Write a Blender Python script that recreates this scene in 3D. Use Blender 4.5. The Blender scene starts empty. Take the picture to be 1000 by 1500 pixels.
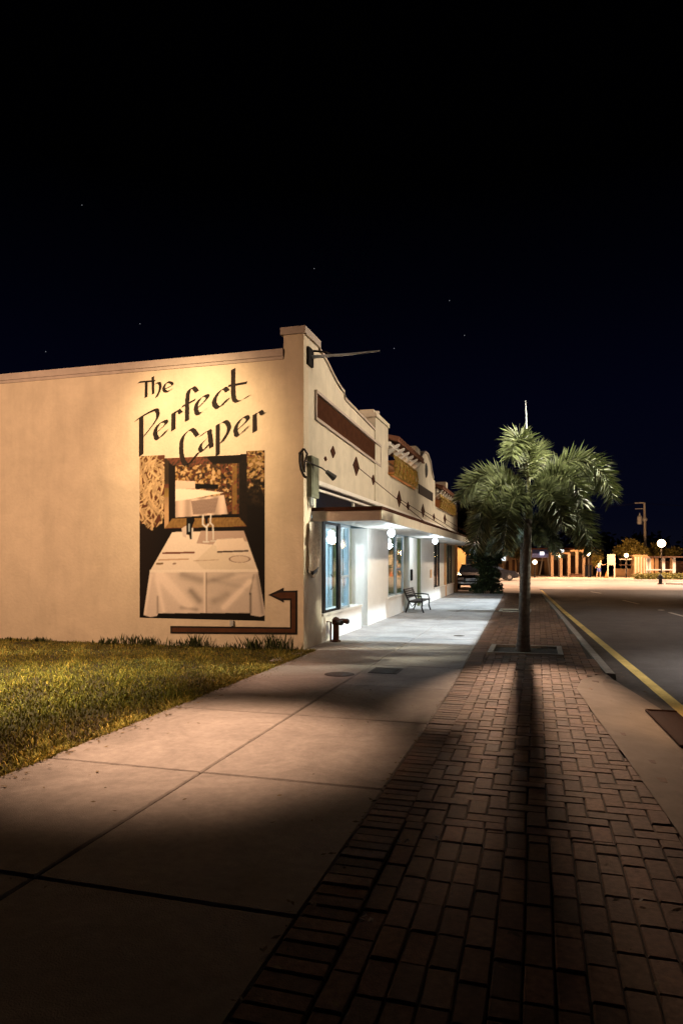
import bpy, math, random
import numpy as np
from mathutils import Vector, Matrix
R=random.Random(7); NR=np.random.RandomState(5)
sc=bpy.context.scene; COL=sc.collection
PI=math.pi
# ---------------------------------------------------------------- camera maths (used only to read sizes off the photo)
H=1.7; ANG=math.atan(287/1000.); S_,C_=math.sin(ANG),math.cos(ANG); HY=822.
def gp(px,py,Z=0):
    d=(H-Z)*1000./(py-HY); u=(px-500)/1000.*d
    return (u*C_-d*S_, u*S_+d*C_)
def onX(px,py,X):
    k=(px-500)/1000.; Y=(X*C_+k*X*S_)/(k*C_-S_); d=-X*S_+Y*C_
    return (Y, H+(HY-py)*d/1000.)
def onY(px,py,Y):
    k=(px-500)/1000.; X=(k*Y*C_-Y*S_)/(C_+k*S_); d=-X*S_+Y*C_
    return (X, H+(HY-py)*d/1000.)
# ---------------------------------------------------------------- materials
def nn(nt,t,**k):
    n=nt.nodes.new(t)
    for a,b in k.items(): setattr(n,a,b)
    return n
def mat(name,col,rough=.8,metal=0,var=.15,scale=8,bump=0,bscale=60,vcol=None,emit=0,ecol=None,stain=0,spec=.5,col2=None,bdist=.01,streak=0,crack=0):
    m=bpy.data.materials.new(name); m.use_nodes=True; nt=m.node_tree
    b=nt.nodes['Principled BSDF']; L=nt.links.new
    b.inputs['Roughness'].default_value=rough; b.inputs['Metallic'].default_value=metal
    b.inputs['Specular IOR Level'].default_value=spec
    tc=nn(nt,'ShaderNodeTexCoord'); geo=nn(nt,'ShaderNodeNewGeometry')
    no=nn(nt,'ShaderNodeTexNoise'); no.inputs['Scale'].default_value=scale; no.inputs['Detail'].default_value=6; no.inputs['Roughness'].default_value=.62
    L(geo.outputs['Position'],no.inputs['Vector'])
    rp=nn(nt,'ShaderNodeValToRGB'); rp.color_ramp.elements[0].position=.3; rp.color_ramp.elements[1].position=.7
    c=tuple(col); c2=col2 or tuple(min(1,x*(1+var)) for x in c); c1=tuple(x*(1-var) for x in c)
    rp.color_ramp.elements[0].color=(*c1,1); rp.color_ramp.elements[1].color=(*c2,1)
    L(no.outputs['Fac'],rp.inputs['Fac']); out=rp.outputs['Color']
    if vcol:
        at=nn(nt,'ShaderNodeAttribute',attribute_name=vcol)
        mx=nn(nt,'ShaderNodeMix',data_type='RGBA',blend_type='MULTIPLY'); mx.inputs['Factor'].default_value=1
        L(out,mx.inputs['A']); L(at.outputs['Color'],mx.inputs['B']); out=mx.outputs['Result']
    if stain:
        n2=nn(nt,'ShaderNodeTexNoise'); n2.inputs['Scale'].default_value=.9; n2.inputs['Detail'].default_value=8; n2.inputs['Roughness'].default_value=.7; n2.inputs['Distortion'].default_value=.6
        L(geo.outputs['Position'],n2.inputs['Vector'])
        mr=nn(nt,'ShaderNodeMapRange'); mr.inputs['From Min'].default_value=.38; mr.inputs['From Max'].default_value=.62
        mr.inputs['To Min'].default_value=1-stain; mr.inputs['To Max'].default_value=1
        L(n2.outputs['Fac'],mr.inputs['Value'])
        m2=nn(nt,'ShaderNodeMix',data_type='RGBA',blend_type='MULTIPLY'); m2.inputs['Factor'].default_value=1
        L(out,m2.inputs['A']); L(mr.outputs['Result'],m2.inputs['B']); out=m2.outputs['Result']
    if streak:
        mp=nn(nt,'ShaderNodeMapping'); mp.inputs['Scale'].default_value=(2.3,2.3,.4); L(geo.outputs['Position'],mp.inputs['Vector'])
        n3=nn(nt,'ShaderNodeTexNoise'); n3.inputs['Scale'].default_value=1; n3.inputs['Detail'].default_value=7; n3.inputs['Roughness'].default_value=.65; L(mp.outputs[0],n3.inputs['Vector'])
        mr=nn(nt,'ShaderNodeMapRange'); mr.inputs['From Min'].default_value=.35; mr.inputs['From Max'].default_value=.55; mr.inputs['To Min'].default_value=1-streak; mr.inputs['To Max'].default_value=1
        L(n3.outputs['Fac'],mr.inputs['Value']); m3=nn(nt,'ShaderNodeMix',data_type='RGBA',blend_type='MULTIPLY'); m3.inputs['Factor'].default_value=1
        L(out,m3.inputs['A']); L(mr.outputs['Result'],m3.inputs['B']); out=m3.outputs['Result']
    if crack:
        nd=nn(nt,'ShaderNodeTexNoise'); nd.inputs['Scale'].default_value=1.6; nd.inputs['Detail'].default_value=6; L(geo.outputs['Position'],nd.inputs['Vector'])
        va=nn(nt,'ShaderNodeVectorMath',operation='MULTIPLY_ADD'); va.inputs[1].default_value=(1.1,1.1,1.1); L(nd.outputs['Color'],va.inputs[0]); L(geo.outputs['Position'],va.inputs[2])
        vo=nn(nt,'ShaderNodeTexVoronoi',feature='DISTANCE_TO_EDGE'); vo.inputs['Scale'].default_value=.42; L(va.outputs[0],vo.inputs['Vector'])
        mr=nn(nt,'ShaderNodeMapRange'); mr.inputs['From Min'].default_value=.0; mr.inputs['From Max'].default_value=.0045; mr.inputs['To Min'].default_value=1-crack; mr.inputs['To Max'].default_value=1
        L(vo.outputs['Distance'],mr.inputs['Value']); m3=nn(nt,'ShaderNodeMix',data_type='RGBA',blend_type='MULTIPLY'); m3.inputs['Factor'].default_value=1
        L(out,m3.inputs['A']); L(mr.outputs['Result'],m3.inputs['B']); out=m3.outputs['Result']
    L(out,b.inputs['Base Color'])
    if bump:
        nb=nn(nt,'ShaderNodeTexNoise'); nb.inputs['Scale'].default_value=bscale; nb.inputs['Detail'].default_value=5
        L(geo.outputs['Position'],nb.inputs['Vector'])
        bp=nn(nt,'ShaderNodeBump'); bp.inputs['Strength'].default_value=bump; bp.inputs['Distance'].default_value=bdist
        L(nb.outputs['Fac'],bp.inputs['Height']); L(bp.outputs['Normal'],b.inputs['Normal'])
    if emit:
        b.inputs['Emission Color'].default_value=(*(ecol or c),1); b.inputs['Emission Strength'].default_value=emit
    return m
def glass_mat(name,tint=(.8,.9,.92),fac=.12):
    m=bpy.data.materials.new(name); m.use_nodes=True; nt=m.node_tree; nt.nodes.clear()
    o=nn(nt,'ShaderNodeOutputMaterial'); mx=nn(nt,'ShaderNodeMixShader'); t=nn(nt,'ShaderNodeBsdfTransparent'); g=nn(nt,'ShaderNodeBsdfGlossy')
    t.inputs['Color'].default_value=(*tint,1); g.inputs['Roughness'].default_value=.03
    fr=nn(nt,'ShaderNodeFresnel'); fr.inputs['IOR'].default_value=1.5
    ad=nn(nt,'ShaderNodeMath',operation='ADD'); ad.inputs[1].default_value=fac
    L=nt.links.new; L(fr.outputs[0],ad.inputs[0]); L(ad.outputs[0],mx.inputs[0]); L(t.outputs[0],mx.inputs[1]); L(g.outputs[0],mx.inputs[2]); L(mx.outputs[0],o.inputs[0])
    return m
M=dict(
 rustrim=mat('rusty_rim',(.05,.025,.018),.95,var=.3,scale=20,spec=.05),
 darkopen=mat('rust_brown_grate',(.035,.014,.010),.9,var=.3,scale=20,spec=.1,bump=.3),
 stucco=mat('stucco_cream',(.66,.56,.42),.9,var=.05,scale=2.2,bump=.9,bscale=17,stain=.12,spec=.2,streak=.09,crack=0),
 stucco_front=mat('stucco_front',(.66,.59,.47),.9,var=.07,scale=3,bump=.45,bscale=38,stain=.14,spec=.2,streak=.10),
 stucco_peach=mat('stucco_peach',(.72,.42,.22),.9,var=.08,scale=3,bump=.2,spec=.2),
 coping=mat('coping_paint',(.42,.35,.30),.8,var=.12,scale=5,bump=.2),
 white=mat('white_paint',(.78,.75,.70),.6,var=.05,scale=4,bump=.1,bscale=30,stain=.06),
 dkpanel=mat('dark_brown_board',(.055,.022,.012),.9,spec=.03,var=.25,scale=6,bump=.1),
 brown=mat('brown_trim',(.05,.02,.012),.85,spec=.05,var=.2,scale=9),
 black=mat('black_paint',(.010,.009,.009),.6,spec=.2,var=.2,scale=9),
 letter=mat('black_lettering_paint',(.013,.009,.007),.75,var=.3,scale=25,spec=.2),
 arrow=mat('arrow_brown',(.075,.028,.012),.8,var=.25,scale=7,spec=.2),
 concrete=mat('sidewalk_concrete',(.40,.36,.33),.88,var=.12,scale=14,bump=.8,bscale=120,stain=.34,vcol='tone',spec=.35,crack=.0),
 apron=mat('apron_concrete',(.30,.245,.20),.9,var=.15,scale=4,bump=.4,bscale=70,stain=.28,spec=.3),
 curb=mat('curb_concrete',(.38,.35,.31),.9,var=.2,scale=6,bump=.4,bscale=50,stain=.2),
 gutter=mat('gutter_concrete',(.10,.09,.085),.85,var=.3,scale=5,bump=.4,bscale=50,stain=.35),
 litleaf=mat('leaf_litter',(.13,.09,.04),.8,var=.4,scale=30,vcol='tone'),
 brick=mat('clay_paver',(.19,.113,.08),.85,var=.35,scale=26,bump=.5,bscale=120,vcol='tone',stain=.18,spec=.35,bdist=.006),
 sand=mat('joint_sand',(.05,.04,.032),.95,var=.3,scale=30),
 asphalt=mat('asphalt',(.082,.083,.088),.7,var=.18,scale=2.5,bump=.9,bscale=110,stain=.35,spec=.5,crack=.35),
 yellow=mat('yellow_marking',(.85,.66,.22),.7,var=.15,scale=30,bump=.3,stain=.3),
 wmark=mat('white_marking',(.55,.53,.48),.7,var=.2,scale=9),
 soil=mat('soil',(.055,.04,.02),.95,var=.35,scale=9,bump=.8,bscale=30),
 grass=mat('grass_blade',(.24,.225,.045),.7,var=.3,scale=3,vcol='tone',spec=.25),
 weed=mat('weed_leaf',(.05,.06,.018),.7,var=.35,scale=15,vcol='tone',spec=.3),
 plaza=mat('plaza_paving',(.50,.44,.38),.85,var=.12,scale=.6,bump=.2,bscale=20,stain=.2),
 farstreet=mat('street_surface',(.30,.25,.22),.7,var=.2,scale=.4,stain=.25),
 frond=mat('palm_leaflet',(.17,.195,.085),.5,var=.3,scale=9,vcol='tone',spec=.5),
 rachis=mat('palm_rachis',(.20,.20,.09),.6,var=.2,scale=9),
 trunk=mat('palm_trunk',(.085,.07,.058),.9,var=.35,scale=20,bump=.6,bscale=40),
 shaft=mat('palm_crownshaft',(.12,.14,.06),.5,var=.25,scale=12),
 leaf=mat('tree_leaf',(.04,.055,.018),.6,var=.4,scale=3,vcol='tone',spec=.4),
 bark=mat('bark',(.07,.05,.035),.9,var=.3,scale=20,bump=.6,bscale=30),
 dkglass=mat('dark_glass',(.006,.008,.016),.12,var=.3,scale=4,spec=.8),
 navy=mat('navy_glass',(.004,.006,.014),.4,var=.3,scale=4,spec=.08),
 blueframe=mat('pale_blue_frame',(.42,.52,.58),.5,var=.08,scale=6),
 green=mat('olive_green_trim',(.16,.17,.07),.7,var=.15,scale=6),
 roomwall=mat('room_wall',(.45,.54,.58),.8,var=.08,scale=2),
 gold=mat('gold_ironwork',(.36,.24,.05),.5,metal=.3,var=.3,scale=20),
 iron=mat('black_iron',(.02,.017,.015),.45,metal=.4,var=.3,scale=20),
 wood=mat('bench_slat',(.03,.022,.018),.6,var=.3,scale=20),
 rust=mat('rusty_cover',(.06,.04,.03),.7,metal=.3,var=.4,scale=25,bump=.5,bscale=60),
 pole=mat('grey_pole',(.30,.29,.27),.7,var=.2,scale=6),
 galv=mat('galvanised',(.40,.42,.43),.5,metal=.3,var=.15,scale=10),
 egrey=mat('greenish_grey_box',(.16,.17,.12),.7,var=.25,scale=12,bump=.2),
 globe=mat('lamp_globe',(.9,.95,1),.3,emit=9,ecol=(.85,.95,1)),
 warmglobe=mat('warm_lamp_globe',(1,.85,.6),.3,emit=11,ecol=(1,.70,.36)),
 warmlamp=mat('warm_lamp_small',(1,.8,.5),.3,emit=9,ecol=(1,.8,.5)),
 tile=mat('clay_tile',(.16,.06,.03),.8,var=.3,scale=12,bump=.3),
 farwall=mat('far_wall_peach',(.55,.38,.22),.85,var=.15,scale=2),
 farwood=mat('far_wall_brown',(.10,.05,.03),.8,var=.3,scale=3),
 cloth=mat('pale_cloth',(.72,.68,.58),.9,var=.25,scale=18,bump=.3),
 skin=mat('skin',(.5,.32,.22),.6,var=.05), shirt=mat('pale_blue_shirt',(.45,.58,.66),.8,var=.1), shorts=mat('blue_shorts',(.07,.12,.42),.8,var=.1), hair=mat('dark_hair',(.03,.02,.015),.7),
 blue=mat('blue_awning',(.06,.09,.30),.6,var=.3,scale=5), litsign=mat('lit_sign',(.8,.9,1),.5,emit=2.2,ecol=(.8,.93,1)),
 panelgrey=mat('grey_sign_panel',(.38,.42,.42),.6,var=.15,scale=5),
 carpaint=mat('dark_car_paint',(.012,.014,.02),.25,var=.1,scale=4,spec=.7), carglass=mat('car_glass',(.03,.04,.06),.08,spec=.9), chrome=mat('chrome_trim',(.6,.6,.6),.25,metal=.9), tyre=mat('tyre',(.02,.02,.02),.9), redlens=mat('red_lens',(.3,.02,.01),.3), whitelens=mat('clear_lens',(.6,.6,.6),.15),
 leaflit=mat('lit_tree_leaf',(.19,.165,.04),.6,var=.4,scale=3,vcol='tone'),  # leaf colour made lighter and yellower for the lamplit trees
 dirt=mat('planting_dirt',(.03,.022,.016),.95,var=.4,scale=20,bump=.8,bscale=40),
 litter=mat('dry_leaf',(.55,.5,.45),.8,var=.3,scale=30),
 star=mat('star_light',(1,1,1),.5,emit=.35,ecol=(.9,.92,1)),
 room2=mat('shelf_goods',(.16,.13,.12),.7,var=.5,scale=14),
)
GL=glass_mat('shop_glass',fac=.02)
# ---------------------------------------------------------------- mesh helper
ORG={}
class MB:
    def __init__(s): s.v=[]; s.f=[]; s.c=[]; s.tone=1.
    def add(s,vs,fs,tone=None):
        n=len(s.v); s.v+= [tuple(v) for v in vs]; s.f+=[tuple(i+n for i in f) for f in fs]
        t=s.tone if tone is None else tone
        s.c+= [t]*len(vs); return s
    def box(s,x0,x1,y0,y1,z0,z1,tone=None):
        x0,x1=min(x0,x1),max(x0,x1); y0,y1=min(y0,y1),max(y0,y1)
        vs=[(x,y,z) for z in (z0,z1) for x,y in ((x0,y0),(x1,y0),(x1,y1),(x0,y1))]
        return s.add(vs,[(3,2,1,0),(4,5,6,7),(0,1,5,4),(1,2,6,5),(2,3,7,6),(3,0,4,7)],tone)
    def prism(s,poly,axis,a,b,tone=None):
        # poly 2D points; axis 'x': points are (y,z); 'y': (x,z); 'z': (x,y)
        def P(p,t): return {'x':(t,p[0],p[1]),'y':(p[0],t,p[1]),'z':(p[0],p[1],t)}[axis]
        n=len(poly); vs=[P(p,a) for p in poly]+[P(p,b) for p in poly]
        fs=[tuple(range(n-1,-1,-1)),tuple(range(n,2*n))]+[(i,(i+1)%n,n+(i+1)%n,n+i) for i in range(n)]
        return s.add(vs,fs,tone)
    def strip(s,left,right,z,tone=None):
        vs=[(*p,z) for p in left]+[(*p,z) for p in right]; n=len(left)
        return s.add(vs,[(i,n+i,n+i+1,i+1) for i in range(n-1)],tone)
    def tube(s,path,r,seg=8,tone=None,cap=True):
        P=[Vector(p) for p in path]; rr=r if isinstance(r,(list,tuple)) else [r]*len(P)
        vs=[];fs=[]; up=None
        for i,p in enumerate(P):
            t=(P[min(i+1,len(P)-1)]-P[max(i-1,0)]).normalized()
            if up is None: up=Vector((0,0,1)) if abs(t.z)<.9 else Vector((1,0,0))
            a=(up-t*up.dot(t)).normalized(); up=a; b=t.cross(a)
            for k in range(seg):
                w=2*PI*k/seg; vs.append(p+(a*math.cos(w)+b*math.sin(w))*rr[i])
        for i in range(len(P)-1):
            for k in range(seg): fs.append((i*seg+k,i*seg+(k+1)%seg,(i+1)*seg+(k+1)%seg,(i+1)*seg+k))
        if cap: fs.append(tuple(range(seg-1,-1,-1))); fs.append(tuple(range((len(P)-1)*seg,len(P)*seg)))
        return s.add(vs,fs,tone)
    def lathe(s,prof,c,seg=16,tone=None):
        vs=[];fs=[]
        for r,z in prof:
            for k in range(seg): vs.append((c[0]+r*math.cos(2*PI*k/seg),c[1]+r*math.sin(2*PI*k/seg),c[2]+z))
        for i in range(len(prof)-1):
            for k in range(seg): fs.append((i*seg+k,i*seg+(k+1)%seg,(i+1)*seg+(k+1)%seg,(i+1)*seg+k))
        return s.add(vs,fs,tone)
    def ball(s,c,r,seg=14,sx=1,sy=1,sz=1,tone=None):
        pr=[];
        vs=[];fs=[];n=seg//2
        for i in range(n+1):
            a=PI*i/n-PI/2
            for k in range(seg): vs.append((c[0]+sx*r*math.cos(a)*math.cos(2*PI*k/seg),c[1]+sy*r*math.cos(a)*math.sin(2*PI*k/seg),c[2]+sz*r*math.sin(a)))
        for i in range(n):
            for k in range(seg): fs.append((i*seg+k,i*seg+(k+1)%seg,(i+1)*seg+(k+1)%seg,(i+1)*seg+k))
        return s.add(vs,fs,tone)
    def leafcloud(s,blobs,n,size,rnd,tones=(.5,1.5),hollow=.35):
        # many small leaf-sized folded quads spread through uneven blobs
        tot=sum(b[3]*b[4]*b[5] for b in blobs)
        for (cx,cy,cz,rx,ry,rz) in blobs:
            k=int(n*rx*ry*rz/tot)
            bt=rnd.uniform(.75,1.25)
            for _ in range(k):
                d=Vector((rnd.gauss(0,1),rnd.gauss(0,1),rnd.gauss(0,1))).normalized()
                q=(hollow+(1-hollow)*rnd.random()**.5)*(1+.12*math.sin(5*d.x+cx)*math.cos(6*d.z+cy))
                p=Vector((cx+d.x*rx*q,cy+d.y*ry*q,cz+d.z*rz*q))
                a=Vector((rnd.gauss(0,1),rnd.gauss(0,1),rnd.gauss(0,.7))).normalized()
                b=a.cross(Vector((rnd.gauss(0,1),rnd.gauss(0,1),rnd.gauss(0,1)))).normalized()
                L=size*rnd.uniform(.6,1.4); W=L*.28
                s.add([p,p+a*L*.5+b*W,p+a*L,p+a*L*.5-b*W],[(0,1,2,3)],bt*rnd.uniform(*tones))
        return s
    def build(s,name,m,parent=None,loc=None,smooth=False,label=None,cat=None,group=None,kind=None):
        o0=Vector(ORG.get(parent.name,(0,0,0))) if parent else Vector(loc or (0,0,0))
        me=bpy.data.meshes.new(name)
        me.from_pydata([tuple(Vector(v)-o0) for v in s.v],[],s.f); me.materials.append(m)
        ca=me.color_attributes.new('tone','FLOAT_COLOR','POINT')
        arr=np.ones((len(s.v),4),dtype=np.float32)
        for i,t in enumerate(s.c):
            if isinstance(t,tuple): arr[i,:3]=t
            else: arr[i,:3]=t
        ca.data.foreach_set('color',arr.ravel())
        if smooth:
            me.polygons.foreach_set('use_smooth',[True]*len(me.polygons))
        me.update()
        o=bpy.data.objects.new(name,me); COL.objects.link(o)
        if parent: o.parent=parent
        else: o.location=o0
        ORG[o.name]=tuple(o0)
        return tag(o,label,cat,group,kind)
def tag(o,label=None,cat=None,group=None,kind=None):
    if label: o['label']=label
    if cat: o['category']=cat
    if group: o['group']=group
    if kind: o['kind']=kind
    return o
def empty(name,loc,label,cat,group=None):
    o=bpy.data.objects.new(name,None); COL.objects.link(o); o.location=loc; ORG[o.name]=tuple(loc)
    o.empty_display_size=.2
    return tag(o,label,cat,group)
def children(o): return [x for x in bpy.data.objects if x.parent==o]
def copy_tree(o,loc=None,rz=None,label=None,parent=None,sc_=None):
    c=o.copy(); COL.objects.link(c)
    if parent: c.parent=parent
    if loc is not None: c.location=loc
    if rz is not None: c.rotation_euler=(0,0,rz)
    if sc_ is not None: c.scale=sc_ if isinstance(sc_,tuple) else (sc_,)*3
    if label: c['label']=label
    for ch in children(o): copy_tree(ch,parent=c)
    return c
def crom(pts,n=8):
    P=[pts[0]]+list(pts)+[pts[-1]]; out=[]
    for i in range(1,len(P)-2):
        p0,p1,p2,p3=[np.array(P[j],float) for j in (i-1,i,i+1,i+2)]
        for k in range(n):
            t=k/n; out.append(.5*((2*p1)+(-p0+p2)*t+(2*p0-5*p1+4*p2-p3)*t*t+(-p0+3*p1-3*p2+p3)*t**3))
    out.append(np.array(pts[-1],float)); return out
# ================================================================= SETTING
def st(name,mb,m): return mb.build(name,m,kind='structure')
g=MB(); g.add([(-400,-60,-.20),(400,-60,-.20),(400,900,-.20),(-400,900,-.20)],[(0,1,2,3)]); st('ground',g,M['soil'])
def xl(y): return -1.1-.021*max(0,y-9)                 # sidewalk / brick boundary
def xc(y): return 1.0-.031*(y-11)                      # curb line (brick side)
def xy(y): return 1.67-.0465*(y-9) if y<26 else .88-.038*(y-26)   # yellow line
# ---- sidewalk slabs
sb=MB(); ys=[-3.2,-.9,1.1,3.08,4.97,7.1,9.05,10.9,12.95]
while ys[-1]<37: ys.append(ys[-1]+2.0)
for i in range(len(ys)-1):
    y0,y1=ys[i]+.007,ys[i+1]-.007
    for k in (0,1):
        zt=R.uniform(-.004,.003); t=R.uniform(.93,1.05)
        if k==0: a0,a1=(-4.08,-4.08) if y1<12.4 else (-4.42,-4.42); b0=b1=-2.612
        else: a0=a1=-2.598; b0,b1=xl(y0)-.005,xl(y1)-.005
        if k==1 and 7<y0<13: t*=1.04
        N=6
        base=[(a0,y0),(b0,y0),(b1,y1),(a1,y1)]
        ins=[(a0+.012,y0+.012),(b0-.012,y0+.012),(b1-.012,y1-.012),(a1+.012,y1-.012)]
        vs=[(x,y,-.15) for x,y in base]+[(x,y,zt-.012) for x,y in base]+[(x,y,zt) for x,y in ins]
        fs=[(8,9,10,11)]+[(j,(j+1)%4,4+(j+1)%4,4+j) for j in range(4)]+[(4+j,4+(j+1)%4,8+(j+1)%4,8+j) for j in range(4)]
        sb.add(vs,fs,t)
st('sidewalk',sb,M['concrete'])
# ---- brick pavement
def rb(y):   # right limit of the bricks
    if y>11.05: return xc(y)-.01
    pts=[(-3,1.35),(0,1.22),(2.5,1.02),(4.58,.85),(6.35,.73),(8,.60),(9.55,.50),(10.3,.60),(11.05,.98)]
    for (a,b),(c,d) in zip(pts,pts[1:]):
        if a<=y<=c: return b+(d-b)*(y-a)/(c-a)
    return .5
WELL=(-.80,.36,12.95,14.05); WELL2=(-1.17,-.30,23.7,24.7)
def inwell(x,y,m=.0):
    for w in (WELL,WELL2):
        if w[0]-m<x<w[1]+m and w[2]-m<y<w[3]+m: return True
    return False
bk=MB()
def brick(x0,x1,y0,y1,dz=0):
    x0+=.004;x1-=.004;y0+=.004;y1-=.004
    z=R.gauss(0,.0022)-.004+dz; ta=R.gauss(0,.004); tb=R.gauss(0,.004)
    t=R.choice([R.uniform(.75,1.15),R.uniform(.55,1.35)]); t=(t*R.uniform(.95,1.08),t,t*R.uniform(.85,1.05))
    cx,cy=(x0+x1)/2,(y0+y1)/2; a=R.gauss(0,.012); ca,sa=math.cos(a),math.sin(a)
    def q(x,y,zz): dx,dy=x-cx,y-cy; return (cx+dx*ca-dy*sa,cy+dx*sa+dy*ca,zz+z+dx*ta+dy*tb)
    e=.007
    o=[(x0,y0),(x1,y0),(x1,y1),(x0,y1)]; i_=[(x0+e,y0+e),(x1-e,y0+e),(x1-e,y1-e),(x0+e,y1-e)]
    vs=[q(*p,-.05) for p in o]+[q(*p,-.007) for p in o]+[q(*p,0) for p in i_]
    bk.add(vs,[(8,9,10,11)]+[(j,(j+1)%4,4+(j+1)%4,4+j) for j in range(4)]+[(4+j,4+(j+1)%4,8+(j+1)%4,8+j) for j in range(4)],t)
def okb(x0,x1,y0,y1,edge):
    cx,cy=(x0+x1)/2,(y0+y1)/2
    if cy>37 : return False
    if x0<xl(cy)+edge-.125: return False
    if x0>rb(cy)-.01 or (cy>10.6 and x1>rb(cy)+.03): return False
    return not inwell(cx,cy,.10)
y=-1.5
while y<37:      # border course laid across, next to the concrete
    h=R.uniform(.105,.12); x=xl(y)
    if not inwell(x+.15,y,.1): brick(x,x+.27,y,y+h,.007)
    y+=h
w=.13
for i in range(-20,20):
    for j in range(-12,290):
        k=(i-j)%4; x0=-.85+i*w; y0=j*w
        if y0<4.42:continue
        if k==0 and okb(x0,x0+2*w,y0,y0+w,.27): brick(x0,x0+2*w,y0,y0+w)
        elif k==1 and not okb(x0-w,x0+w,y0,y0+w,.27) and okb(x0,x0+w,y0,y0+w,.27): brick(x0,x0+w,y0,y0+w)
        elif k==0 and okb(x0,x0+w,y0,y0+w,.27): brick(x0,x0+w,y0,y0+w)
        elif k==2 and j==34 and okb(x0,x0+w,y0,y0+w,.27): brick(x0,x0+w,y0,y0+w)
        elif k==3:
            if y0+2*w>=4.42 and okb(x0,x0+w,y0,y0+2*w,.27): brick(x0,x0+w,y0,y0+2*w)
bw=.128; bl=.262
for i in range(0,30):
    x0=xl(0)+.275+i*bw; off=R.choice([0,.5,.28])*bl
    y0=-1.6+off
    while y0<4.4:
        L=bl if R.random()>.12 else bl*.5
        y1=min(y0+L,4.42)
        if y1-y0>.05 and x0<rb((y0+y1)/2)-.01: brick(x0,x0+bw,y0,y1)
        y0+=L
st('brick_pavement',bk,M['brick'])
sd=MB(); yy=[-3+i*.5 for i in range(82)]
sd.strip([(xl(t)-.02,t) for t in yy],[(rb(t)+.0,t) for t in yy],-.019); st('pavement_bed',sd,M['sand'])
# ---- concrete apron (flush ramp) and curb, gutter, road
ap=MB(); yy=[-3,-1,0,1.2,2.5,3.5,4.58,5.4,6.35,7.2,8,8.8,9.55,9.9,10.3,10.7,11.0]
def apr(y): return 1.72-.055*(y-4) if y<9 else 1.42-.16*(y-9)
vs=[];
for t in yy: 
    a,b=rb(t),apr(t); vs+=[(a,t,.009),(a+(b-a)*.45,t,-.02),(b,t,-.085)]
ap.add(vs,[(3*i+k,3*i+k+1,3*i+k+4,3*i+k+3) for i in range(len(yy)-1) for k in (0,1)]); st('ramp_apron',ap,M['apron'])
cb=MB(); cy=[11.05+i*1.0 for i in range(26)]
vs=[]
for k,t in enumerate(cy):
    z=-.0 ; x=xc(t); vs+=[(x,t,z),(x+.13,t,z-.004),(x+.15,t,-.118),(x,t,-.118)]
fs=[(4*i+k,4*i+(k+1)%4,4*i+4+(k+1)%4,4*i+4+k) for i in range(len(cy)-1) for k in range(4)]+[(3,2,1,0)]
vs=[];fs=[]
for k in range(9):
    n0=len(vs)
    for t in (11.05+k*2.8+.008,11.05+(k+1)*2.8-.008):
        x=xc(t); vs+=[(x,t,0),(x+.125,t,-.003),(x+.135,t,-.012),(x+.15,t,-.118),(x,t,-.118)]
    fs+=[(n0+j,n0+(j+1)%5,n0+5+(j+1)%5,n0+5+j) for j in range(5)]+[(n0+4,n0+3,n0+2,n0+1,n0),(n0+5,n0+6,n0+7,n0+8,n0+9)]
cb.add(vs,fs); st('curb',cb,M['curb'])
gt=MB(); gy=[-3+i for i in range(41)]
gt.strip([((apr(t)-.02 if t<11 else xc(t)+.10),t) for t in gy],[(xy(t)-.10,t) for t in gy],-.104); st('gutter',gt,M['gutter'])
rd=MB(); rd.strip([(xy(t)-.115,t) for t in range(-5,47)],[(60,t) for t in range(-5,47)],-.10); st('road',rd,M['asphalt'])
ym=MB(); t_=[-5+i for i in range(50)]; ym.strip([(xy(t)-.08,t) for t in t_],[(xy(t)+.08,t) for t in t_],-.094); st('yellow_road_line',ym,M['yellow'])
wm=MB()
for (p0,p1,wd) in (((865,867),(880,869.3),.13),((912,879.5),(935,885),.13),((980,897.5),(1006,904.5),.13),((831,859),(838,860),.13)):
    a=Vector((*gp(*p0,-.1),0)); b=Vector((*gp(*p1,-.1),0)); n=Vector((-(b-a).y,(b-a).x,0)).normalized()*wd/2
    wm.add([(p.x,p.y,-.094) for p in (a-n,a+n,b+n,b-n)],[(0,1,2,3)])
mk=gp(968,894,-.1); wm.add([(mk[0]+.12*math.cos(k*PI/4),mk[1]+.2*math.sin(k*PI/4),-.093) for k in range(8)],[tuple(range(8))])
st('lane_markings',wm,M['wmark'])
# ---- far street, island and plaza
fs_=MB(); fs_.add([(-60,46.0,-.104),(60,46.0,-.104),(120,180,-.104),(-60,180,-.104)],[(0,1,2,3)]); st('cross_street',fs_,M['farstreet'])
lf=MB(); lf.add([(-60,37.6,-.03),(.33,37.6,-.03),(.1,44,-.03),(-.8,47,-.03),(-4,48.5,-.03),(-60,48.5,-.03)],[(0,1,2,3,4,5)]); st('corner_pavement',lf,M['plaza'])
fp=MB(); cur=[(-60,66),(-2,66),(8,67),(14,65),(19,62),(30,60),(120,56)]
fp.prism(cur+[(120,125),(-60,125)],'z',-.12,.03); st('far_pavement',fp,M['plaza'])
isl=MB(); ip=[(9.5,57.5),(12,56),(17,53.5),(26,50),(60,44),(60,47),(26,54),(18,56.8),(13,58.3),(10.5,58.6)]
isl.prism(ip,'z',-.12,.03); st('traffic_island',isl,M['plaza'])
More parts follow.
